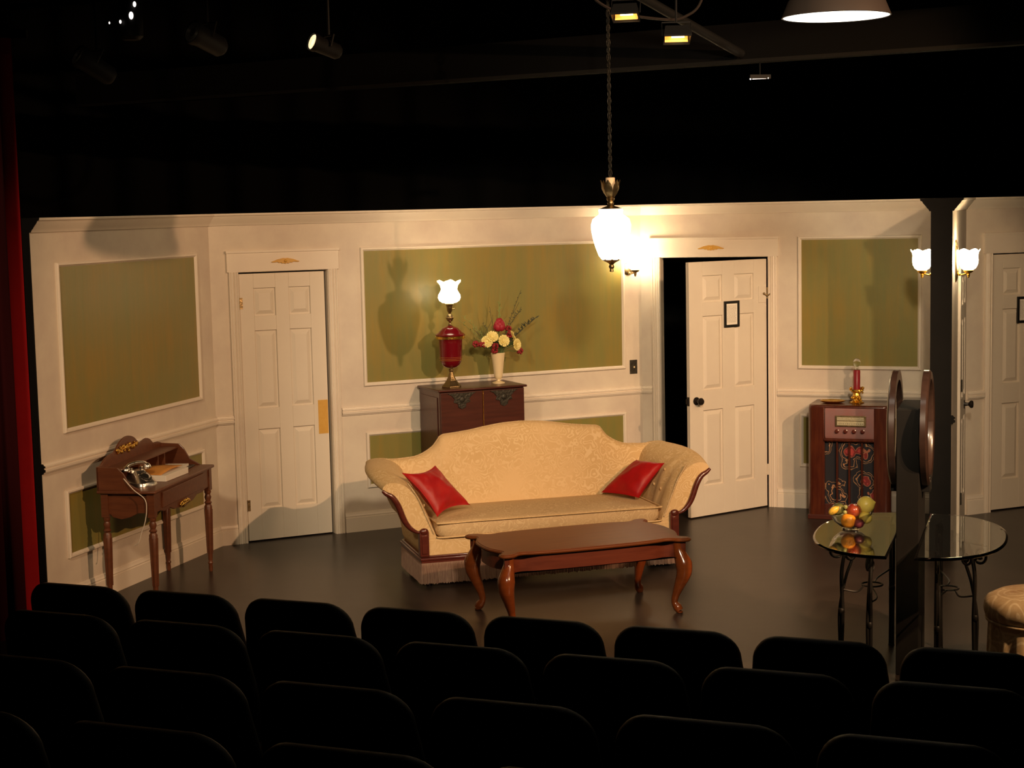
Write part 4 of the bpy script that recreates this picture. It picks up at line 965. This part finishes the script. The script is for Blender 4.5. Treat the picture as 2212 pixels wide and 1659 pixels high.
# ------------------------------------------------------------------ skirted stool
stl=thing('vanity_stool','round cream floral stool with buttoned cushion and pleated skirt at the right edge','stool',(2.715,8.40,0))
b=MB(); R=.275
b.lathe([(.255,.300),(.272,.312),(.283,.345),(.280,.385),(.262,.408),(.220,.430),(.150,.440),(.07,.442),(.001,.438)],48,wave=lambda r,z,a:(r*(1+.008*cos(12*a)*(1 if z<.42 else 0)),-.006*abs(cos(4*a))*max(0,1-abs(r-.14)/.08))); b.build('cushion',M_stoolfab,stl,smooth=60)
b=MB(); b.lathe([(.262,.288),(.272,.293),(.274,.300),(.270,.306),(.258,.306)],48); b.build('piping',M_stoolfab,stl,smooth=60)
b=MB(); b.lathe([(.255,.018),(.256,.10),(.256,.20),(.255,.292)],180,wave=lambda r,z,a:(r+.012*(1-z/.33)*math.copysign(min(1,abs(sin(16*a))*2.2),sin(16*a)),0)); b.build('skirt',M_stoolfab,stl,smooth=50)
for i in range(3):
    a=2*pi*i/3+.4; b=MB(); b.lathe([(.014,0),(.018,.10)],10,(.20*cos(a),.20*sin(a),0)); b.build('leg',M_mahog,stl)
# ------------------------------------------------------------------ auditorium seats
def make_seat():
    o=thing('theatre_seat','black padded theatre seat','seat')
    def out(k,y,dz=0):
        w0,w1=.268-k,.252-k; r=.115-k*.5; z0,z1=.36+k,.85-k; pts=[]
        pts+=[(-w0*.96,z0),(w0*.96,z0),(w0,z0+.08),(w0-.002,z0+.25)]
        for i in range(9):
            a=radians(90*i/8); pts.append((w1-r+r*cos(a),z1-r+r*sin(a)))
        for i in range(9):
            a=radians(90+90*i/8); pts.append((-(w1-r)+r*cos(a),z1-r+r*sin(a)))
        pts+=[(-w0+.002,z0+.25),(-w0,z0+.08)]
        return [(x,y-.10*(z-.36)/.5+.05*(x/.26)**2,z) for x,z in pts]
    b=MB(); b.loft([out(.045,.045),out(.02,.052),out(.006,.045),out(0,.030),out(0,.005),out(.006,-.012),out(.018,-.020),out(.06,-.022)]); b.build('backrest',M_seat,o,smooth=50)
    b=MB(); b.box(-.225,.225,.03,.46,.40,.47); b.build('seat_pad',M_seat,o,bevel=.03,smooth=60)
    for sx in (-1,1):
        b=MB(); b.box(sx*.245-.012,sx*.245+.012,.06,.11,0,.42); b.box(sx*.245-.018,sx*.245+.018,.04,.16,0,.02); b.build('leg',M_seatframe,o,bevel=.004)
    return o
RU=Vector((.933,-.36,0)).normalized(); SR=atan2(RU.y,RU.x)
proto=make_seat(); used=False
ordn=['leftmost','second from the left','third from the left','fourth from the left','fifth from the left','sixth from the left','seventh from the left','eighth from the left']
for row,(base,sp,ks,z) in enumerate((((-1.436,7.079),.552,range(-1,7),0.004),((-1.24,6.085),.560,range(-1,6),.12),((-.0145,4.61),.562,range(-3,4),.24),((-.40,3.87),.58,range(-2,2),.36))):
    rn=['front row, nearest the stage','second row from the stage','third row from the stage','row nearest the camera'][row]
    for j,k in enumerate(ks):
        p=Vector((base[0],base[1],z))+RU*sp*k
        lab='black padded theatre seat, %s of the %s'%(ordn[j],rn)
        if not used: used=True; proto.location=p; proto.rotation_euler=(0,0,SR); proto['label']=lab; proto['group']='theatre seats in the '+rn.split(',')[0]; continue
        copy_thing(proto,p,SR,lab,'theatre seats in the '+rn.split(',')[0])
# ------------------------------------------------------------------ overhead: beam, pipes, lamps
b=MB(); A=Vector((-3.6,14.05,0)); B_=Vector((4.6,9.28,0)); L=(B_-A).length; an=atan2(B_.y-A.y,B_.x-A.x)
b.box(0,L,-.01,.01,.012,.25); web=b.build('beam_web',M_drape,None)
b=MB(); b.box(0,L,-.05,.05,-.012,.012); fl=b.build('lower_flange',M_beam,None)  # lower flange coloured lighter than the web above it
bm_=thing('overhead_beam','long black steel beam across the ceiling above the set','beam',(A.x,A.y,3.402),an)
web.parent=bm_; fl.parent=bm_
def pipe(name,p,q,r,label,cat='pipe',m=None):
    b=MB(); P_=Vector(p); b.tube([(0,0,0),Vector(q)-P_],r,10); o=b.build(name,m or M_fixture,None,smooth=60); o.location=P_; return tag(o,label,cat)
pipe('lighting_pipe',(-2.6,9.75,4.02),(3.9,7.25,4.02),.024,'black lighting pipe above the picture carrying the work lamps')
pipe('lighting_pipe',(-4.0,12.21,3.98),(3.2,9.56,3.98),.024,'black lighting pipe high above the sofa')
pipe('lighting_pipe',(.20,9.6,4.00),(1.55,11.0,3.45),.030,'black slanting pipe below the orange flood lamps')
b=MB(); b.tube(crom([(0,0,.55),(.05,0,.20),(.20,0,.055),(.46,0,.0),(.60,0,.01),(.70,0,.12),(.74,0,.50)],8),.008,6); cb=b.build('power_cable',M_shadeouter,None,smooth=60); cb.location=(.40,9.3,3.50); tag(cb,'sagging dark cable under the left orange flood lamp','cable')
# big dome work lamp
dl=thing('dome_work_lamp','large dark enamel dome lamp with bright white interior at the top right','lamp',(1.472,7.45,3.289))
b=MB(); b.lathe([(.236,0),(.240,.002),(.236,.012),(.210,.075),(.16,.125),(.095,.155),(.06,.165),(.05,.26),(.001,.265)],48,cap=False); sh=b.build('shade',M_shadeouter,dl,smooth=40)
b=MB(); b.lathe([(.233,.003),(.200,.06),(.14,.105),(.08,.135),(.001,.14)],48,cap=False); b.build('inner_reflector',M_lampwhite,dl,smooth=60)
b=MB(); b.tube([(0,0,.26),(0,0,.80)],.008,8); b.build('stem',M_fixture,dl)
pipe('lighting_pipe',(.48,7.83,4.09),(2.6,7.01,4.09),.022,'short black pipe holding the dome work lamp')
# halogen floods
def flood(loc,rz,tilt,label):
    o=thing('halogen_flood',label,'stage light',loc,rz,'small orange halogen flood lamps at the top'); T=Matrix.Rotation(tilt,4,'X')
    def q(x,y,z): return T@Vector((x,y,z))
    b=MB(); b.loft([[q(-.070,-.045,0),q(.070,-.045,0),q(.070,.045,0),q(-.070,.045,0)],[q(-.070,-.045,.01),q(.070,-.045,.01),q(.070,.045,.01),q(-.070,.045,.01)],[q(-.060,-.03,.07),q(.060,-.03,.07),q(.060,.03,.07),q(-.060,.03,.07)]],cap=False)
    b.add([q(-.060,-.03,.07),q(.060,-.03,.07),q(.060,.03,.07),q(-.060,.03,.07)],[(0,1,2,3)])
    h=b.build('housing',M_fixture,o); s_=h.modifiers.new('s','SOLIDIFY'); s_.thickness=.004; s_.offset=1
    b=MB(); N=8; vs=[];fs=[]
    for i in range(N+1):
        a=pi*i/N; 
        for x in (-.062,.062): vs.append(q(x,-.038*cos(a),.012+.045*sin(a)))
    for i in range(N): fs.append((2*i,2*i+1,2*i+3,2*i+2))
    b.add(vs,fs); b.build('reflector',M_floodglow,o,smooth=60)
    b=MB(); b.tube([q(-.028,.004,.026),q(.040,.004,.026)],.007,8); b.build('halogen_tube',M_filament,o,smooth=60)
    b=MB(); b.tube([q(-.078,0,.03),q(-.078,0,.11),q(.078,0,.11),q(.078,0,.03)],.004,6); b.tube([q(0,0,.11),(0,0,.55)],.006,6); b.build('yoke',M_fixture,o)
    return o
flood((.648,9.0,3.475),radians(-14),radians(-22),'orange halogen flood lamp, the upper left one of the pair at top')
flood((.925,9.0,3.352),radians(0),radians(-24),'orange halogen flood lamp, the lower right one of the pair at top')
# theatre lanterns half lost in the dark
def lantern(loc,rz,tilt,label,rings=None,name='stage_lantern',R=.085,L=.26):
    o=thing(name,label,'stage light',loc,rz,'black stage lanterns hanging in the dark'); T=Matrix.Rotation(tilt,4,'X')
    b=MB(); m=T@Matrix.Rotation(radians(90),4,'X')
    b.lathe([(R*.6,-L),(R*.85,-L*.9),(R*.9,-L*.2),(R,-L*.15),(R,.0),(R*.94,.0),(R*.94,-.02)],24,m=m); b.build('can',M_fixture,o,smooth=40)
    b=MB()
    for k,rr in enumerate((.86,.68,.50)): 
        b.lathe([(R*rr,-.012),(R*(rr-.06),-.006),(R*(rr-.12),-.012)],28,m=m)
    b.build('lens',rings or M_chrome,o,smooth=50)
    b=MB(); b.tube([T@Vector((-R*1.15,.1,0)),T@Vector((-R*1.15,.1,R*1.3)),T@Vector((R*1.15,.1,R*1.3)),T@Vector((R*1.15,.1,0))],.006,6)
    q=T@Vector((0,.1,R*1.3)); b.tube([q,(q.x,q.y,q.z+.35)],.010,6); b.build('yoke',M_fixture,o)
    return o
M_faintlens=mat('dim_dusty_lens',(.10,.095,.085),.4)
lantern((-1.150,10.0,3.490),radians(-55),radians(-18),'black stage lantern with glints painted as glowing lens rings at upper left of centre',M_lensglint,R=.055,L=.2)
lantern((-1.900,10.2,3.585),radians(-40),radians(-20),'black stage lantern with a faint grey lens left of the ringed one',M_faintlens,R=.075)
lantern((-2.55,10.0,3.440),radians(-50),radians(-30),'black stage lantern, lowest one near the upper left corner',M_faintlens,R=.07)
lantern((3.30,8.9,3.62),radians(30),radians(-25),'black stage lantern to the right of the dome lamp',M_faintlens,R=.07)
# lantern whose lamp leaks through its vents
vl=thing('vented_lantern','black stage lantern leaking bright white light through its vents at upper left','stage light',(-2.22,10.0,3.72),0)
b=MB(); b.lathe([(.05,-.20),(.07,-.18),(.072,.10),(.05,.13),(.001,.135)],20); b.build('can',M_fixture,vl,smooth=40)
for x,z,r_ in ((.050,.105,.011),(.053,.065,.009),(.043,.000,.013),(.020,-.065,.018),(-.045,-.100,.009),(-.110,-.105,.006)):
    b=MB(); b.ball((x,-.074,z),r_,10,7,(.75,.35,1.25)); b.build('vent_slot',M_whiteglow,vl,smooth=60)
b=MB(); b.tube([(0,0,.13),(0,0,.45)],.010,6); b.build('yoke',M_fixture,vl)
wl=thing('strip_fitting','thin black fitting with a faint bright edge under the right of the beam','stage light',(1.666,10.955,3.279),radians(10))
b=MB(); b.box(-.070,.070,-.012,.012,.004,.030); b.tube([(0,0,.03),(0,0,.125)],.004,6); b.build('housing',M_fixture,wl)
b=MB(); b.tube([(-.055,-.008,.002),(.040,-.008,.005)],.0022,6); b.ball((-.068,-.008,.002),.0055,8,6); b.ball((.052,-.008,.008),.0055,8,6); b.build('bright_edge',M_whiteglow,wl)  # emissive white line with end dots along the edge
